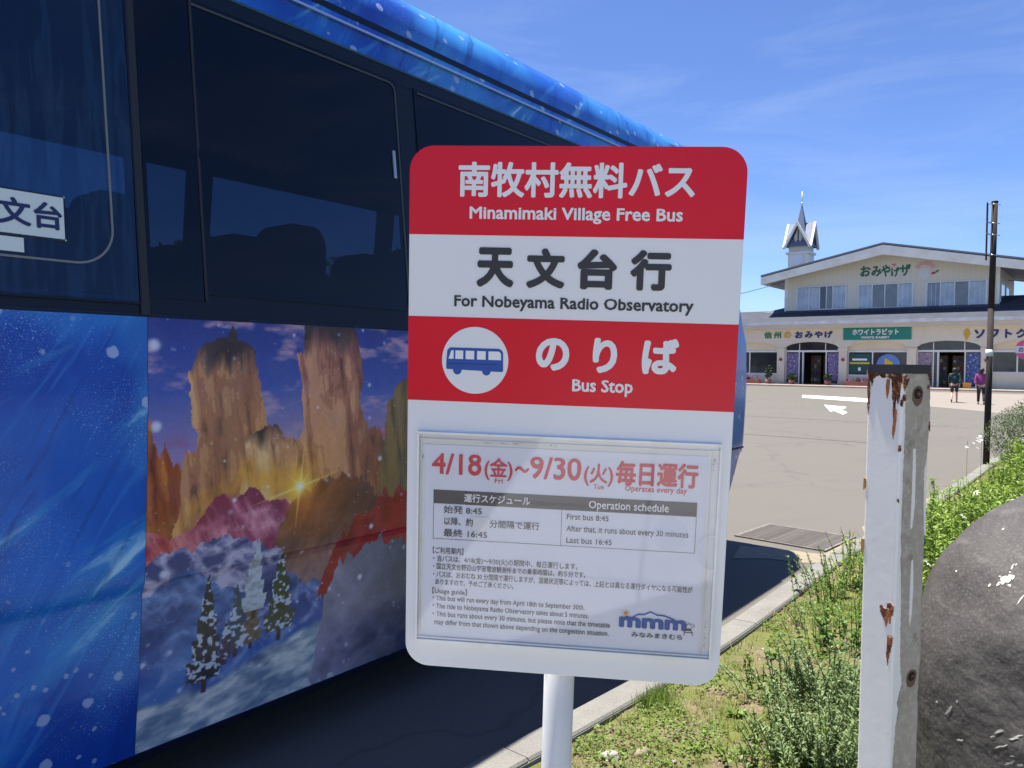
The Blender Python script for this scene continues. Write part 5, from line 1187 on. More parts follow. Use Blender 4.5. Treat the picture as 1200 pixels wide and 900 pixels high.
# planters and pots along the front
M_POT = simple('terracotta', (.30, .13, .08), .85, var=.8); M_PLANTD = simple('shrub_leaf', (.035, .07, .03), .7, var=.6, scale=20); M_FLOW = simple('purple_flower', (.22, .08, .16), .7, var=.6, scale=20)
M_BOXR = simple('planter_brick', (.28, .12, .09), .85, var=.75, scale=6)
def leafball(name, m, par, c, r, n, s, zs=1.0, seed=0):
    g = np.random.default_rng(seed); d = g.normal(size=(n, 3)); d /= np.linalg.norm(d, axis=1)[:, None]; p = np.array(c) + d * (r * g.random((n, 1)) ** .4) * np.array([1, 1, zs])
    a = g.normal(size=(n, 3)); a /= np.linalg.norm(a, axis=1)[:, None]; bb = np.cross(a, g.normal(size=(n, 3))); bb /= np.linalg.norm(bb, axis=1)[:, None]
    V = np.stack([p - a * s, p + bb * s * .5, p + a * s, p - bb * s * .5], 1).reshape(-1, 3); F = np.arange(4 * n).reshape(-1, 4)
    me = bpy.data.meshes.new(name); me.from_pydata(V.tolist(), [], F.tolist()); me.update(); return link(name, me, m, par)
specs = [(-1.9, 1.6, 'box', 'long low planter of purple flowers under the window, left of the first door'), (.95, .5, 'pot', 'potted plant at the left side of the left doorway'), (3.15, .55, 'pot', 'reddish planter at the right side of the left doorway'), (4.9, 1.5, 'box', 'long planter of flowers under the green poster window'), (-.55, .45, 'shrub', 'dark green conifer shrub in a pot beside the pillar'), (10.6, .4, 'crate', 'small orange crate beside the right doorway')]
for i, (a, w, k, lab) in enumerate(specs):
    x, y = aq(a, .75 if k != 'crate' else .5); pt = empty('planter' if k != 'crate' else 'crate', (x, y, FZ), FANG); tag(pt, lab, 'planter' if k != 'crate' else 'crate')
    if k == 'box':
        bx('trough', M_BOXR, pt, -w / 2, w / 2, -.16, .16, .0, .26, bevel=.01); leafball('foliage', M_PLANTD, pt, (0, 0, .34), .16, 60, .07, seed=i)
        for j in range(5): leafball('flowers', M_FLOW, pt, (-w / 2 + w * (j + .5) / 5, 0, .36), .16, 50, .05, seed=i * 9 + j)
    elif k == 'crate': bx('slatted_box', simple('orange_crate', (.5, .22, .04), .7), pt, -.2, .2, -.15, .15, 0, .32, bevel=.01)
    else:
        bm = bmesh.new(); tube(bm, (0, 0, 0), (0, 0, .28), .14, .2, 14); fin(bm, 'pot', M_POT, pt); leafball('foliage', M_PLANTD, pt, (0, 0, .75 if k == 'shrub' else .5), .26, 260, .08, 1.7 if k == 'shrub' else .9, seed=i + 60)
# overhead cables beyond the shop
for P in (((-14, 9, 7.0), (-.6, 2.1, 7.3)), ((11.8, 6, 7.0), (30, 12, 8.4))):
    a = Vector(P[0]); c = Vector(P[1]); w0 = shop.location; Mr = Matrix.Rotation(FANG, 3, 'Z'); bm = bmesh.new(); prev = None
    for k in range(9):
        t = k / 8; p = a.lerp(c, t) - Vector((0, 0, .5 * 4 * t * (1 - t)))
        if prev is not None: tube(bm, prev, p, .02, seg=5, cap=False)
        prev = p
    fin(bm, 'service_cable', M_RUBBER, shop)

# ------------------------------------------------------------------ two people walking towards the shop
def skinned(name, J, E_, m, par, sub=2):
    me = bpy.data.meshes.new(name); me.from_pydata([j[0] for j in J], E_, []); o = bpy.data.objects.new(name, me); col.objects.link(o)
    sk = o.modifiers.new('s', 'SKIN'); sk.use_smooth_shade = True; o.modifiers.new('d', 'SUBSURF').levels = sub
    for v, j in zip(me.skin_vertices[0].data, J): v.radius = (j[1], j[2] if len(j) > 2 else j[1])
    me.skin_vertices[0].data[0].use_root = True
    bpy.context.view_layer.update(); dg = bpy.context.evaluated_depsgraph_get(); nm = bpy.data.meshes.new_from_object(o.evaluated_get(dg), depsgraph=dg)
    bpy.data.objects.remove(o); bpy.data.meshes.remove(me); nm.name = name; nm.materials.clear(); return link(name, nm, m, par)
M_SKIN = simple('skin', (.55, .36, .26), .6); M_HAIR = simple('black_hair', (.012, .010, .010), .6)
def person(loc, rz_, h, label, jacket, legs, bare, step, bag):
    k = h / 1.6; root = empty('person', loc, rz_); root.scale = (k, k, k); tag(root, label, 'person')
    s = step
    # body: pelvis, spine, neck, head; legs; arms; hands with fingers
    J = [((0, 0, .88), .13, .10), ((0, .01, 1.08), .12, .09), ((0, 0, 1.27), .15, .10), ((0, -.005, 1.355), .055, .055), ((0, -.02, 1.42), .07, .08), ((0, -.02, 1.50), .085, .095), ((0, -.01, 1.57), .06, .065)]
    E_ = [(0, 1), (1, 2), (2, 3), (3, 4), (4, 5), (5, 6)]
    def add(pts, root_i):
        p = root_i
        for q in pts: J.append(q); E_.append((p, len(J) - 1)); p = len(J) - 1
        return p
    for sx, f in ((-1, s), (1, -s)):
        ank = (sx * .09, f * .26 * -1, .09 + (.06 if f < 0 else 0))
        add([((sx * .09, -f * .02, .80), .085), ((sx * .09, -f * .10 - .03, .47), .056), ((sx * .09, -f * .20 + (.03 if f < 0 else 0), .26), .050), (ank, .034), ((sx * .09, ank[1] - .05, .045), .032), ((sx * .095, ank[1] - .15, .03), .030)], 0)
        w_ = add([((sx * .17, 0, 1.30), .055), ((sx * .22, f * .06, 1.06), .040), ((sx * .21, f * .16 - .03, .86), .028)], 2)
        pm = add([((sx * .21, f * .18 - .04, .80), .026, .014)], w_)
        for j in range(4): add([((sx * .21 + .002 * j, f * .18 - .065 + j * .016, .755 + .004 * abs(j - 1.5)), .008), ((sx * .205, f * .18 - .06 + j * .014, .715 + .006 * abs(j - 1.4)), .007)], pm)
        add([((sx * .19, f * .18 - .075, .78), .009), ((sx * .18, f * .18 - .085, .755), .008)], pm)
    skinned('body', J, E_, M_SKIN, root, 1)
    # face
    bm = bmesh.new(); tube(bm, (0, -.105, 1.475), (0, -.128, 1.46), .012, .010, 6); fin(bm, 'nose', M_SKIN, root)
    bm = bmesh.new(); 
    for sx in (-1, 1): tube(bm, (sx * .035, -.100, 1.495), (sx * .035, -.108, 1.495), .010, .008, 8)
    fin(bm, 'eyes', M_HAIR, root)
    # hair cap with a short bob
    bm = bmesh.new(); bmesh.ops.create_icosphere(bm, subdivisions=3, radius=1)
    for v in bm.verts:
        p = v.co; v.co = Vector((p.x * .105, p.y * .115 + .008, 1.515 + p.z * (.10 if p.z > 0 else .13)))
        if p.y < -.3 and p.z < .35: v.co.y += .07
    fin(bm, 'hair', M_HAIR, root, smooth=True)
    # jacket with sleeves
    JJ = [((0, .0, .82), .175, .14), ((0, .01, 1.02), .155, .125), ((0, .0, 1.26), .17, .125), ((0, -.0, 1.36), .075, .075)]; EE = [(0, 1), (1, 2), (2, 3)]
    for sx, f in ((-1, s), (1, -s)):
        n = len(JJ); JJ += [((sx * .18, 0, 1.30), .075), ((sx * .23, f * .06, 1.06), .060), ((sx * .215, f * .15 - .02, .89), .050)]; EE += [(2, n), (n, n + 1), (n + 1, n + 2)]
    skinned('jacket', JJ, EE, jacket, root, 2)
    # skirt or trousers
    JT = [((0, 0, .86), .15, .12)]; ET = []
    for sx, f in ((-1, s), (1, -s)):
        n = len(JT); P = [((sx * .09, -f * .03, .76), .105), ((sx * .09, -f * .11 - .03, .47), .072)] + ([] if bare else [((sx * .09, -f * .20 + (.03 if f < 0 else 0), .25), .062), ((sx * .09, -f * .25, .14), .055)])
        p = 0
        for q in P: JT.append(q); ET.append((p, len(JT) - 1)); p = len(JT) - 1
    skinned('shorts' if bare else 'trousers', JT, ET, legs, root, 1)
    for sx, f in ((-1, s), (1, -s)):
        a_ = -f * .26; z = .06 if f < 0 else 0
        skinned('shoe', [((sx * .09, a_ + .03, .045 + z), .045, .04), ((sx * .092, a_ - .06, .04 + z), .045, .035), ((sx * .095, a_ - .15, .035 + z), .038, .028)], [(0, 1), (1, 2)], simple('dark_shoe', (.03, .03, .035), .6) if 'dark_shoe' not in bpy.data.materials else bpy.data.materials['dark_shoe'], root, 1)
        if True:
            skinned('sock', [((sx * .09, a_, .10 + z), .040), ((sx * .09, a_ * .9 + (.02 if f < 0 else 0), .24 if bare else .16), .047 if bare else .058)], [(0, 1)], simple('white_sock', (.7, .7, .7), .8) if 'white_sock' not in bpy.data.materials else bpy.data.materials['white_sock'], root, 1)
    if bag:
        bp = empty('backpack', loc, rz_); bp.scale = (k, k, k); tag(bp, 'small dark backpack with a teal patch worn by the left walker', 'backpack')
        bm = bmesh.new(); box(bm, -.12, .12, .12, .24, 1.02, 1.33); fin(bm, 'bag', simple('navy_fabric', (.02, .035, .05), .8, var=.7, scale=20), bp, bevel=.04)
        bm = bmesh.new(); box(bm, -.05, .05, .241, .25, 1.14, 1.24); fin(bm, 'patch', simple('teal_patch', (.02, .22, .20), .7), bp, bevel=.003)
    return root
for (px, py), h, lab, jm, lm, bare, st_, bg_ in (((1118, 472), 1.52, 'person in a dark green jacket and shorts walking away with a backpack', simple('dark_green_jacket', (.015, .045, .045), .8, var=.6, scale=12), simple('dark_shorts', (.02, .03, .04), .8), True, 1, True),
                                                ((1149.5, 475), 1.56, 'person in a purple jacket and black trousers walking beside the tall dark post', simple('purple_jacket', (.22, .035, .16), .8, var=.75, scale=12), simple('black_trousers', (.015, .015, .02), .8), False, -1, False)):
    p = gp(px, py); d_ = aq(10.5, 0); ang = math.atan2(d_[1] - p.y, d_[0] - p.x) + math.pi / 2
    person((p.x, p.y, p.z), ang, h, lab, jm, lm, bare, st_, bg_)

# ------------------------------------------------------------------ beyond the coach, seen faintly through its saloon
st_ = empty('station_building', (-9.5, 24.5, 0), R(12)); tag(st_, 'long pale low building behind the coach, seen faintly through its windows', 'building')
bx('wall', simple('station_wall', (.55, .53, .47), .85), st_, -9, 9, 0, 6, 0, 3.9); bx('roof', M_NAVYROOF, st_, -9.6, 9.6, -.9, 6.6, 3.9, 4.3, bevel=.08)
for x in (-7, -4.4, -1.5, 2.0, 4.2, 6.6): bx('window', M_SGLASS, st_, x, x + 1.5, -.05, -.001, 1.0, 2.9)
# ------------------------------------------------------------------ across the road, out of frame: what the coach windows mirror
hs = empty('village_house', (40, 2, 0), R(100)); tag(hs, 'long pale low house mirrored in the coach windows', 'house')
M_PW = simple('pale_wall', (.55, .53, .48), .85, var=.85, scale=.5)
bx('wall', M_PW, hs, -12, 16, 0, 8, 0, 3.0); bx('roof', M_NAVYROOF, hs, -12.8, 16.8, -1, 9, 3.0, 3.5, bevel=.1)
for x in (-10, -6, -1, 4, 9, 13): bx('window', M_SGLASS, hs, x, x + 1.8, -.05, -.001, 1.0, 2.2)
M_BARK = simple('bark', (.12, .09, .06), .9, var=.6); b = MB('tree_leaf', (.045, .085, .025), .7); b.vary(.8, (.03, .06, .02)); M_LEAFT = b.done()
for i, (x, y, r) in enumerate(((-13, 33, 3.3), (-8, 34.5, 3.0), (-3.6, 33.5, 3.2), (27, 6.5, 2.6), (30, 11, 3.2), (33, -5, 3.0), (29, -12, 2.6), (34, 16, 3.4), (26, -1, 1.9), (45, 22, 4), (48, -20, 4.5))):
    t = empty('round_tree', (x, y, 0)); tag(t, 'round leafy tree ' + ('' if x < 0 else 'across the road, ') + ('behind the long pale station building' if x < 0 else 'smallest' if r == 1.9 else 'right of the pale house' if y > 8 else 'in front of the pale house' if y > 0 else 'left of the pale house'), 'tree', 'trees across the road')
    bm = bmesh.new(); tube(bm, (0, 0, 0), (.1, .1, r * 1.1), .16, .08, 10); fin(bm, 'trunk', M_BARK, t); leafball('crown', M_LEAFT, t, (0, 0, r * 1.25), r, 1800, .20, .85, seed=100 + i)

# ------------------------------------------------------------------ plants
def leafmat(name, c1, c2, rough=.55):
    b = MB(name, c1, rough, spec=.35); a = b.node('ShaderNodeVertexColor', layer_name='tint'); sp = b.node('ShaderNodeSeparateColor'); b.L(a.outputs[0], sp.inputs[0])
    b.mixc(sp.outputs[0], c2); b.b.inputs['Transmission Weight'].default_value = 0
    # thin leaves let light through
    tr = b.node('ShaderNodeBsdfTranslucent'); mx = b.node('ShaderNodeMixShader'); mx.inputs[0].default_value = .32; b.L(b.col, tr.inputs[0])
    b.L(b.b.outputs[0], mx.inputs[1]); b.L(tr.outputs[0], mx.inputs[2]); b.L(mx.outputs[0], b.nt.nodes['Material Output'].inputs[0])
    return b.done()
M_GRASS = leafmat('grass_blade', (.15, .22, .035), (.27, .30, .075)); M_DRY = leafmat('dry_grass', (.34, .28, .12), (.22, .22, .08)); M_CLOV = leafmat('clover_leaf', (.075, .14, .018), (.18, .26, .045))
M_SILV = leafmat('silver_leaf', (.12, .18, .065), (.24, .32, .14)); M_BRIGHT = leafmat('bright_leaf', (.13, .22, .022), (.25, .35, .055)); M_MID = leafmat('mid_leaf', (.07, .14, .025), (.14, .24, .04)); M_STEM = leafmat('stem', (.14, .20, .07), (.2, .25, .1))
M_PETAL = simple('white_petal', (.78, .78, .74), .6); M_SHRUB = leafmat('shrub_foliage', (.05, .08, .035), (.10, .13, .05))
def mesh_np(name, V, F, tint, m, par=None):
    me = bpy.data.meshes.new(name); n = F.shape[1]; me.vertices.add(len(V)); me.vertices.foreach_set('co', np.asarray(V, np.float32).ravel())
    me.loops.add(F.size); me.loops.foreach_set('vertex_index', F.ravel().astype(np.int32)); me.polygons.add(len(F)); me.polygons.foreach_set('loop_start', np.arange(0, F.size, n, dtype=np.int32)); me.update(calc_edges=True)
    ca = me.color_attributes.new('tint', 'FLOAT_COLOR', 'POINT'); c = np.ones((len(V), 4), np.float32); c[:, 0] = np.clip(tint, 0, 1); ca.data.foreach_set('color', c.ravel()); return link(name, me, m, par)
def blades(P, h, w, lean, g, curve=.5):
    """P (n,3) roots; curved tapering blades, 4 triangles each"""
    n = len(P); az = g.random(n) * 2 * math.pi; d = np.stack([np.cos(az), np.sin(az), np.zeros(n)], 1); ba = az + math.pi / 2 + g.normal(0, .5, n); s = np.stack([np.cos(ba), np.sin(ba), np.zeros(n)], 1)
    h = h[:, None]; w = w[:, None]; lean = lean[:, None]; z = np.array([0, 0, 1.])
    p1 = P + z * h * .55 + d * lean * h * .3; p2 = P + z * h * (1 - .25 * lean) + d * lean * h * (.3 + curve)
    V = np.stack([P - s * w, P + s * w, p1 - s * w * .75, p1 + s * w * .75, p2], 1).reshape(-1, 3); b_ = np.arange(n)[:, None] * 5
    F = np.concatenate([b_ + np.array([[0, 1, 3]]), b_ + np.array([[0, 3, 2]]), b_ + np.array([[2, 3, 4]])], 0); t = np.repeat(g.random(n), 5); return V, F, t
def leaves(P, D, ln, wd, g):
    """P base points, D directions; folded pointed leaves"""
    n = len(P); D = D / np.linalg.norm(D, axis=1)[:, None]; s = np.cross(D, np.array([0, 0, 1.]) + g.normal(0, .35, (n, 3))); s /= np.linalg.norm(s, axis=1)[:, None]; u = np.cross(s, D)
    ln = ln[:, None]; wd = wd[:, None]; mid = P + D * ln * .5 - np.array([0, 0, .04]) * ln; tip = P + D * ln - np.array([0, 0, .22]) * ln
    V = np.stack([P, mid + s * wd + u * wd * .35, tip, mid - s * wd + u * wd * .35, mid], 1).reshape(-1, 3); b_ = np.arange(n)[:, None] * 5
    F = np.concatenate([b_ + np.array([[0, 1, 4]]), b_ + np.array([[1, 2, 4]]), b_ + np.array([[4, 2, 3]]), b_ + np.array([[0, 4, 3]])], 0); return V, F, np.repeat(g.random(n), 5)
def cat(parts):
    V, F, T, o = [], [], [], 0
    for v, f, t in parts: V.append(v); F.append(f + o); T.append(t); o += len(v)
    return np.concatenate(V), np.concatenate(F), np.concatenate(T)
KTAN = np.array([KA[min(i + 1, len(KA) - 1)] - KA[max(0, i - 1)] for i in range(len(KA))]); KTAN /= np.linalg.norm(KTAN, axis=1)[:, None]
def scatter(n, y0, y1, e0, e1, g, epow=1.0):
    """points on the verge: along the kerb between world y0..y1, e metres in from it"""
    ok = np.where((KA[:, 1] > y0) & (KA[:, 1] < y1))[0]; i = g.choice(ok, n); e = e0 + (e1 - e0) * g.random(n) ** epow
    base_ = KA[i] + KTAN[i] * g.uniform(-.07, .07, (n, 1)); nn = np.stack([KTAN[i][:, 1], -KTAN[i][:, 0]], 1); xy = base_ + nn * e[:, None]
    z = np.array([verge_z(x, y, e_) for (x, y), e_ in zip(xy, e)]); return np.column_stack([xy, z]), e
def clump(P, s, seed, thr):
    m = fbm(P[:, 0] * s, P[:, 1] * s, seed, 4); return m > thr
def stuffobj(name, parts, m): 
    o = mesh_np(name, *cat(parts), m); tag(o, kind='stuff'); return o
g = np.random.default_rng(3)
P, e = scatter(80000, 2.2, 7, .0, 2.2, g); k = clump(P, 3.3, 1, .48); P, e = P[k], e[k]
v1 = blades(P, g.uniform(.010, .048, len(P)) * (.5 + e), g.uniform(.0010, .0024, len(P)), g.uniform(.2, 1.2, len(P)), g)
P, e = scatter(26000, 7, 16, .0, 4.5, g); k = clump(P, 2.3, 2, .42); P = P[k]
v2 = blades(P, g.uniform(.03, .12, len(P)), g.uniform(.002, .005, len(P)), g.uniform(.2, 1.1, len(P)), g)
stuffobj('short_grass', [v1, v2], M_GRASS)
P, e = scatter(9000, 2.2, 9, .0, 2.0, g); k = clump(P, 4.1, 5, .52); P = P[k]
stuffobj('dry_grass', [blades(P, g.uniform(.02, .09, len(P)), g.uniform(.0008, .0018, len(P)), g.uniform(.4, 1.6, len(P)), g)], M_DRY)
P, e = scatter(70000, 2.2, 7.5, .02, 2.0, g); k = clump(P, 4.3, 9, .51); P = P[k]; D = np.column_stack([g.normal(size=(len(P), 2)), g.uniform(.1, .8, len(P))]); P = P + np.column_stack([np.zeros(len(P)), np.zeros(len(P)), g.uniform(.004, .03, len(P))])
stuffobj('clover_patch', [leaves(P, D, g.uniform(.008, .024, len(P)), g.uniform(.004, .009, len(P)), g)], M_CLOV)
# grass tufts leaning over the kerb edge
parts = []
for (px, py), n, h_, sp in (((760, 822), 260, .12, .06), ((775, 812), 120, .10, .05), ((730, 850), 60, .06, .05), ((812, 780), 70, .07, .06), ((880, 730), 70, .08, .08), ((835, 762), 60, .06, .06), ((790, 790), 90, .08, .05), ((985, 652), 120, .30, .09), ((1000, 642), 80, .34, .07), ((960, 672), 90, .16, .08), ((858, 748), 90, .07, .07), ((905, 706), 80, .07, .08), ((940, 690), 90, .10, .08), ((1020, 628), 60, .2, .1), ((690, 878), 60, .06, .05)):
    c_ = gp(px, py, .03); Q = np.column_stack([c_.x + g.normal(0, sp, n), c_.y + g.normal(0, sp, n), np.full(n, .01)]); Q = Q[[kerb_e(a, b__) > .005 for a, b__, _ in Q]]
    parts.append(blades(Q, g.uniform(.4, 1, len(Q)) * h_, g.uniform(.0012, .0025, len(Q)), g.uniform(.1, 1.0, len(Q)), g, .4))
stuffobj('edge_grass', parts, M_CLOV)
# scattered tufts over the verge
P, e = scatter(420, 2.4, 7, .05, 1.5, g); parts = []
for q, e_ in zip(P, e):
    n = int(g.integers(8, 30)); Q = np.column_stack([q[0] + g.normal(0, .014, n), q[1] + g.normal(0, .014, n), np.full(n, q[2] - .004)]); parts.append(blades(Q, g.uniform(.4, 1, n) * g.uniform(.025, .085) * (.6 + .5 * e_), g.uniform(.0009, .0020, n), g.uniform(.2, 1.1, n), g, .5))
stuffobj('grass_tufts', parts[:250], M_GRASS); stuffobj('dark_grass_tufts', parts[250:], M_MID)
# pebbles and crumbs
P, e = scatter(2200, 2.2, 8, .0, 1.6, g, 1.5); r_ = g.uniform(.002, .009, len(P)) * (g.random(len(P)) ** 2 + .35)
O = np.array([[1, 0, 0], [0, 1, 0], [-1, 0, 0], [0, -1, 0], [0, 0, 1], [0, 0, -.4]]); V = (P[:, None] + O[None] * r_[:, None, None] * g.uniform(.6, 1.2, (len(P), 6, 1))).reshape(-1, 3)
F = np.concatenate([np.arange(len(P))[:, None] * 6 + np.array([f]) for f in ((0, 1, 4), (1, 2, 4), (2, 3, 4), (3, 0, 4))]); stuffobj('pebbles', [(V, F, np.repeat(g.random(len(P)), 6))], leafmat('pebble_grey', (.18, .15, .12), (.40, .36, .31), .8))
def stemmy(name, x, y, ns, hmin, hmax, spread, lm, lab, cat_, ll, lw, per, group=None, up=.6, seed=0, heads=None, lean=.15):
    """one plant: stems with leaves all the way up; heads = function(tip, rng) -> petals"""
    g = np.random.default_rng(seed); z0 = vz(x, y); t = empty(name, (x, y, z0)); tag(t, lab, cat_, group); SV = []; LV = []; tips = []
    for s in range(ns):
        b0 = np.array([*g.normal(0, spread, 2), 0.]); h = g.uniform(hmin, hmax); ln_ = g.normal(0, lean, 2) * h + b0[:2] * .5; n = 6
        pts = np.array([[b0[0] + ln_[0] * (q / n) ** 1.6, b0[1] + ln_[1] * (q / n) ** 1.6, h * q / n] for q in range(n + 1)]); w = .0022
        for off in ((w, 0, 0), (0, w, 0)):
            o = np.array(off); V = np.concatenate([pts - o, pts + o]); m_ = n + 1; F = []
            for q in range(n): F += [(q, q + 1, m_ + q + 1), (q, m_ + q + 1, m_ + q)]
            SV.append((V, np.array(F), np.full(len(V), g.random())))
        k = max(3, int(h * per)); tt = np.sort(g.uniform(.08, 1, k)); Q = np.column_stack([np.interp(tt * n, range(n + 1), pts[:, j]) for j in range(3)]); az = np.arange(k) * 2.4 + g.random() * 6
        D = np.column_stack([np.cos(az), np.sin(az), np.full(k, up) + g.normal(0, .25, k)]); LV.append(leaves(Q, D, ll * g.uniform(.6, 1.1, k) * (1.1 - .5 * tt), lw * g.uniform(.7, 1.1, k), g)); tips.append(pts[-1])
    mesh_np('stems', *cat(SV), M_STEM, t); mesh_np('leaves', *cat(LV), lm, t)
    if heads: heads(t, tips, g)
    return t
def flower(c, r, g, tilt=(0, 0, 1), n=6):
    """a star of white petals, geometry of its own"""
    up_ = Vector(tilt).normalized(); q = up_.to_track_quat('Z', 'Y'); V = []; F = []
    for i in range(n):
        a = 2 * math.pi * i / n + g.random() * .3; i0 = len(V)
        for rr, da, z in ((.12, 0, 0), (.6, .30, .10), (1.0, 0, -.05), (.6, -.30, .10)): V.append(tuple(Vector(c) + q @ (Vector((math.cos(a + da) * rr, math.sin(a + da) * rr, z)) * r)))
        F.append((i0, i0 + 1, i0 + 2, i0 + 3))
    return V, F
def white_heads(r, many=1):
    def f(t, tips, g):
        for tp in tips:
            V, F = [], []
            for j in range(many):
                o = g.normal(0, r * .7, 3) * (many > 1); v, ff = flower(np.array(tp) + o, r * (1 if many == 1 else .45), g, (g.normal(0, .5), -.5 + g.normal(0, .3), 1)); F += [tuple(q + len(V) for q in x) for x in ff]; V += v
            me = bpy.data.meshes.new('flower_head'); me.from_pydata(V, [], F); me.update(); link('flower_head', me, M_PETAL, t)
    return f
# silvery clumps in front of the post
n_ = 0
for px, py, ns, h0, h1, sp, m, lab, ll, lw, per in (
    (968, 905, 70, .14, .30, .10, M_SILV, 'dense grey green leafy clump at the foot of the white post', .042, .0042, 230),
    (925, 893, 50, .08, .20, .08, M_SILV, 'grey green narrow-leaved clump left of the largest clump', .038, .0040, 230),
    (985, 838, 60, .14, .30, .10, M_SILV, 'tall grey green narrow-leaved clump touching the post', .045, .0044, 220),
    (940, 822, 50, .10, .24, .09, M_SILV, 'grey green narrow-leaved clump in the middle of the verge', .040, .0040, 220),
    (1000, 765, 30, .14, .32, .10, M_MID, 'mid green leafy weed beside the post, behind the grey clump', .05, .012, 70),
    (965, 752, 24, .08, .20, .12, M_MID, 'loose mid green weed in thin grass', .04, .010, 70),
    (975, 700, 34, .16, .34, .12, M_MID, 'tall leafy weed behind the others, left of the post', .045, .010, 60),
    (1003, 690, 30, .20, .42, .10, M_BRIGHT, 'tallest bright green weed close behind the post', .05, .009, 60),
    (895, 800, 26, .05, .13, .10, M_CLOV, 'low spreading green weed in the middle of the bare verge', .030, .009, 130),
    (1000, 905, 9, .08, .16, .05, M_BRIGHT, 'bright green divided-leaf weed at the bottom beside the post', .045, .011, 90),
    (880, 905, 12, .05, .10, .06, M_CLOV, 'low bright green leafy weed at the bottom of the verge', .030, .010, 120),
    (905, 870, 14, .06, .14, .06, M_CLOV, 'low yellow green leafy weed left of the grey clumps', .032, .008, 110)):
    c_ = gp(px, py, .03); stemmy('weed_clump', c_.x, c_.y, ns, h0, h1, sp, m, lab, 'weed', ll, lw, per, seed=200 + n_, up=.9); n_ += 1
# broad-leaved rosettes
for i, (px, py, r, lab) in enumerate(((862, 838, .075, 'flat broad-leaved green rosette in the middle of the bare verge'), (822, 728, .06, 'small yellow green rosette beside the kerb'), (905, 768, .08, 'broad-leaved rosette among thin grass near the sign'), (815, 882, .05, 'small green rosette near the bottom left of the verge'))):
    c_ = gp(px, py, .03); g = np.random.default_rng(i + 50); n = 16; az = np.arange(n) * 2.39; Q = np.zeros((n, 3)) + np.array([0, 0, .01]); D = np.column_stack([np.cos(az), np.sin(az), g.uniform(.15, .7, n)])
    t = empty('rosette_weed', (c_.x, c_.y, vz(c_.x, c_.y))); tag(t, lab, 'weed'); v = leaves(Q, D, r * g.uniform(.6, 1.1, n), r * g.uniform(.14, .2, n), g); mesh_np('leaves', *v, M_CLOV, t)
# leafy bank to the right of the post
g = np.random.default_rng(9)
P, e = scatter(1500, 4.8, 15, .30, 3.2, g); parts_s, parts_l = [], []
k_ = (P[:, 0] > .5 * P[:, 1] + .12) & (e > np.where(P[:, 1] > 7.5, .55, .30)); P = P[k_]
for q in P:
    h = g.uniform(.28, .60) * (1 if q[1] < 8 else 1.2); ns = 3
    for s in range(ns):
        b0 = q + np.array([*g.normal(0, .03, 2), 0]); l_ = g.normal(0, .10, 2) * h; n = 4; pts = np.array([b0 + np.array([l_[0] * (k / n) ** 1.5, l_[1] * (k / n) ** 1.5, h * k / n]) for k in range(n + 1)]); w = .002
        V = np.concatenate([pts - [w, 0, 0], pts + [w, 0, 0]]); F = []
        for k in range(n): F += [(k, k + 1, n + 2 + k), (k, n + 2 + k, n + 1 + k)]
        parts_s.append((V, np.array(F), np.full(len(V), .5))); k = int(h * 62); tt = g.uniform(.15, 1, k); Q = np.column_stack([np.interp(tt * n, range(n + 1), pts[:, j]) for j in range(3)]); az = g.random(k) * 6.28
        D = np.column_stack([np.cos(az), np.sin(az), g.uniform(.1, 1.3, k)]); parts_l.append(leaves(Q, D, g.uniform(.035, .075, k), g.uniform(.006, .012, k), g))
stuffobj('bank_weed_stems', parts_s, M_STEM); stuffobj('bank_weed_leaves', parts_l, M_BRIGHT)
P, e = scatter(34000, 4.8, 15, .25, 3.4, g); k_ = P[:, 0] > .49 * P[:, 1] + .10; P = P[k_]; stuffobj('bank_grass', [blades(P, g.uniform(.10, .36, len(P)), g.uniform(.0015, .0035, len(P)), g.uniform(.1, .9, len(P)), g)], M_BRIGHT)
# white flowers standing out of the bank
for i, ((x, y, z), many, lab) in enumerate((((4.17, 7, .48), 1, 'white flower on a thin stem, upper left of the bank by the post'), ((4.27, 7, .50), 1, 'white flower right beside the upper left one'), ((3.57, 6, .47), 1, 'white flower just below the upper pair'), ((3.74, 6, .47), 1, 'white flower in the middle of the bank'), ((3.48, 5.5, .50), 1, 'white flower nearest the boulder edge'),
        ((3.07, 5.2, .45), 1, 'lowest large white flower above the boulder'), ((2.66, 4.8, .41), 1, 'small white flower closest to the white post'), ((5.35, 9, .78), 6, 'tall stalk with a loose pale flower head beside the dark pole'), ((5.55, 9, .80), 6, 'second pale flower stalk in front of the dark pole'), ((3.95, 6, .60), 1, 'yellowish flower high on the bank at the right edge'))):
    bx_, by_ = x + .02 * math.sin(i * 3), y + .02; h = z - vz(bx_, by_); g = np.random.default_rng(i + 70)
    t = stemmy('white_flower_plant', bx_, by_, 1, h, h + .001, .001, M_BRIGHT, lab, 'flower', .05, .006, 14, seed=300 + i, heads=white_heads(.034 if many == 1 else .05, many), lean=.01)
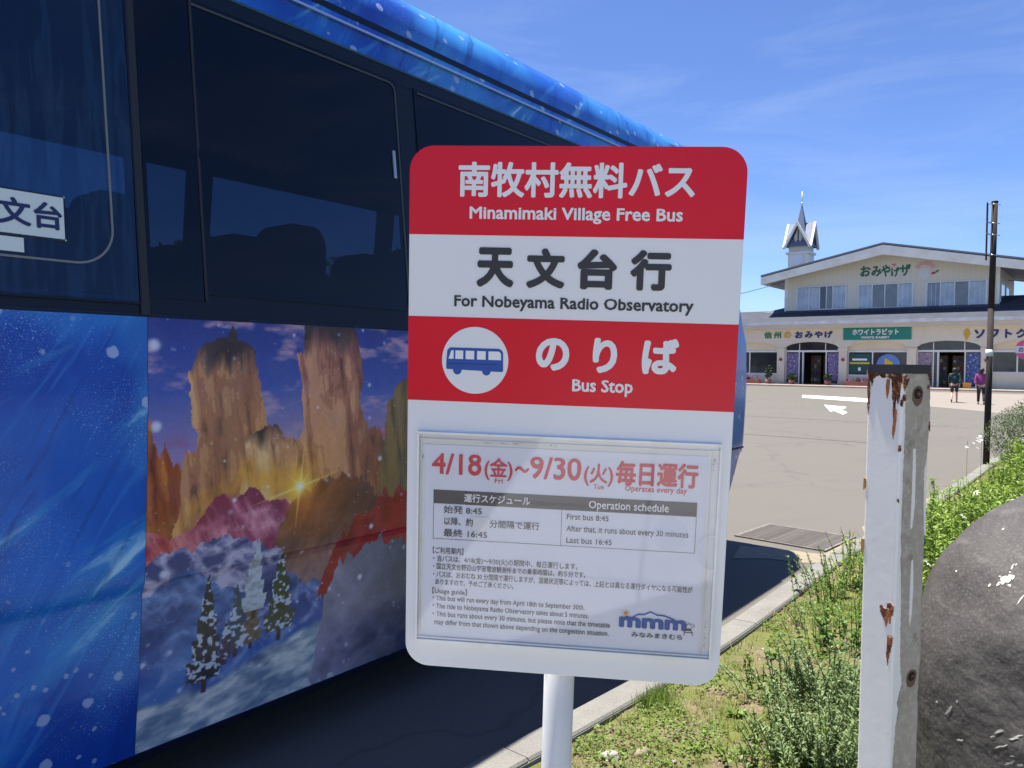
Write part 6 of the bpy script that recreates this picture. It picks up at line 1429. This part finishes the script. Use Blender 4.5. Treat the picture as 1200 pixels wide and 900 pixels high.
# shrub by the right edge
c_ = gp(1205, 560, 0); c_ = Vector((8.05, 11.9, 0)); sh = empty('round_shrub', (c_.x, c_.y, vz(c_.x, c_.y))); tag(sh, 'rounded dusty green shrub at the right edge behind the bank', 'shrub')
bm = bmesh.new()
for k in range(7): a = k * .9; tube(bm, (0, 0, 0), (.35 * math.cos(a), .35 * math.sin(a), .7), .015, .006, 5)
fin(bm, 'branches', M_BARK, sh)
g = np.random.default_rng(12); n = 9000; d_ = g.normal(size=(n, 3)); d_ /= np.linalg.norm(d_, axis=1)[:, None]; rr = .58 * (.55 + .5 * g.random(n) ** .6) * (1 + .25 * (fbm(d_[:, 0] * 3 + 5, d_[:, 1] * 3 + d_[:, 2] * 3 + 9, 3, 3) - .5))
Q = d_ * rr[:, None] * np.array([1, 1, .85]) + np.array([0, 0, .52]); Q = Q[Q[:, 2] > .02]; mesh_np('foliage', *leaves(Q, g.normal(size=(len(Q), 3)) + np.array([0, 0, .6]), g.uniform(.02, .045, len(Q)), g.uniform(.006, .010, len(Q)), g), M_SHRUB, sh)
# a second row of bushes past the kerb end
for i, (x, y, r, lab) in enumerate(((9.4, 13.6, .6, 'low round bush behind the shrub, outside the right edge'),)):
    t = empty('low_bush', (x, y, 0)); tag(t, lab, 'bush'); Q = d_[:4000] * rr[:4000, None] * r / .58 + np.array([0, 0, .5]); mesh_np('foliage', *leaves(Q, g.normal(size=(4000, 3)), g.uniform(.03, .05, 4000), g.uniform(.008, .012, 4000), g), M_SHRUB, t)
# loose stones on the verge
b = MB('pale_rock', (.30, .285, .26), .85); b.vary(20, (.2, .185, .165)); b.bump(b.noise(40, 5), .5, .006); M_ROCK = b.done(); M_ROCK2 = simple('tan_rock', (.22, .18, .13), .85, var=.7, scale=14)
for i, (px, py, sx, sy, sz, m, lab) in enumerate(((716, 889, .042, .030, .020, M_ROCK, 'angular white stone lying beside the kerb at the bottom'), (753, 886, .040, .026, .024, M_ROCK2, 'rounded tan stone right of the white stone'), (790, 897, .012, .010, .008, M_ROCK, 'tiny pale pebble right of the tan stone'), (856, 889, .008, .012, .008, M_ROCK, 'tiny white pebble at the bottom of the bare verge'))):
    c_ = gp(px, py, .02); bm = bmesh.new(); bmesh.ops.create_icosphere(bm, subdivisions=3, radius=1)
    for v in bm.verts: v.co *= 1 + .22 * mnoise.noise(v.co * 1.4 + Vector((i * 7, 0, 0))) + .05 * mnoise.noise(v.co * 5); v.co = Vector((v.co.x * sx, v.co.y * sy, v.co.z * sz))
    o = fin(bm, 'stone', m, smooth=(i == 1)); o.location = (c_.x, c_.y, vz(c_.x, c_.y) + sz * .4); o.rotation_euler = (0, 0, i * .7); tag(o, lab, 'stone')
bpy.data.objects.remove(_to)
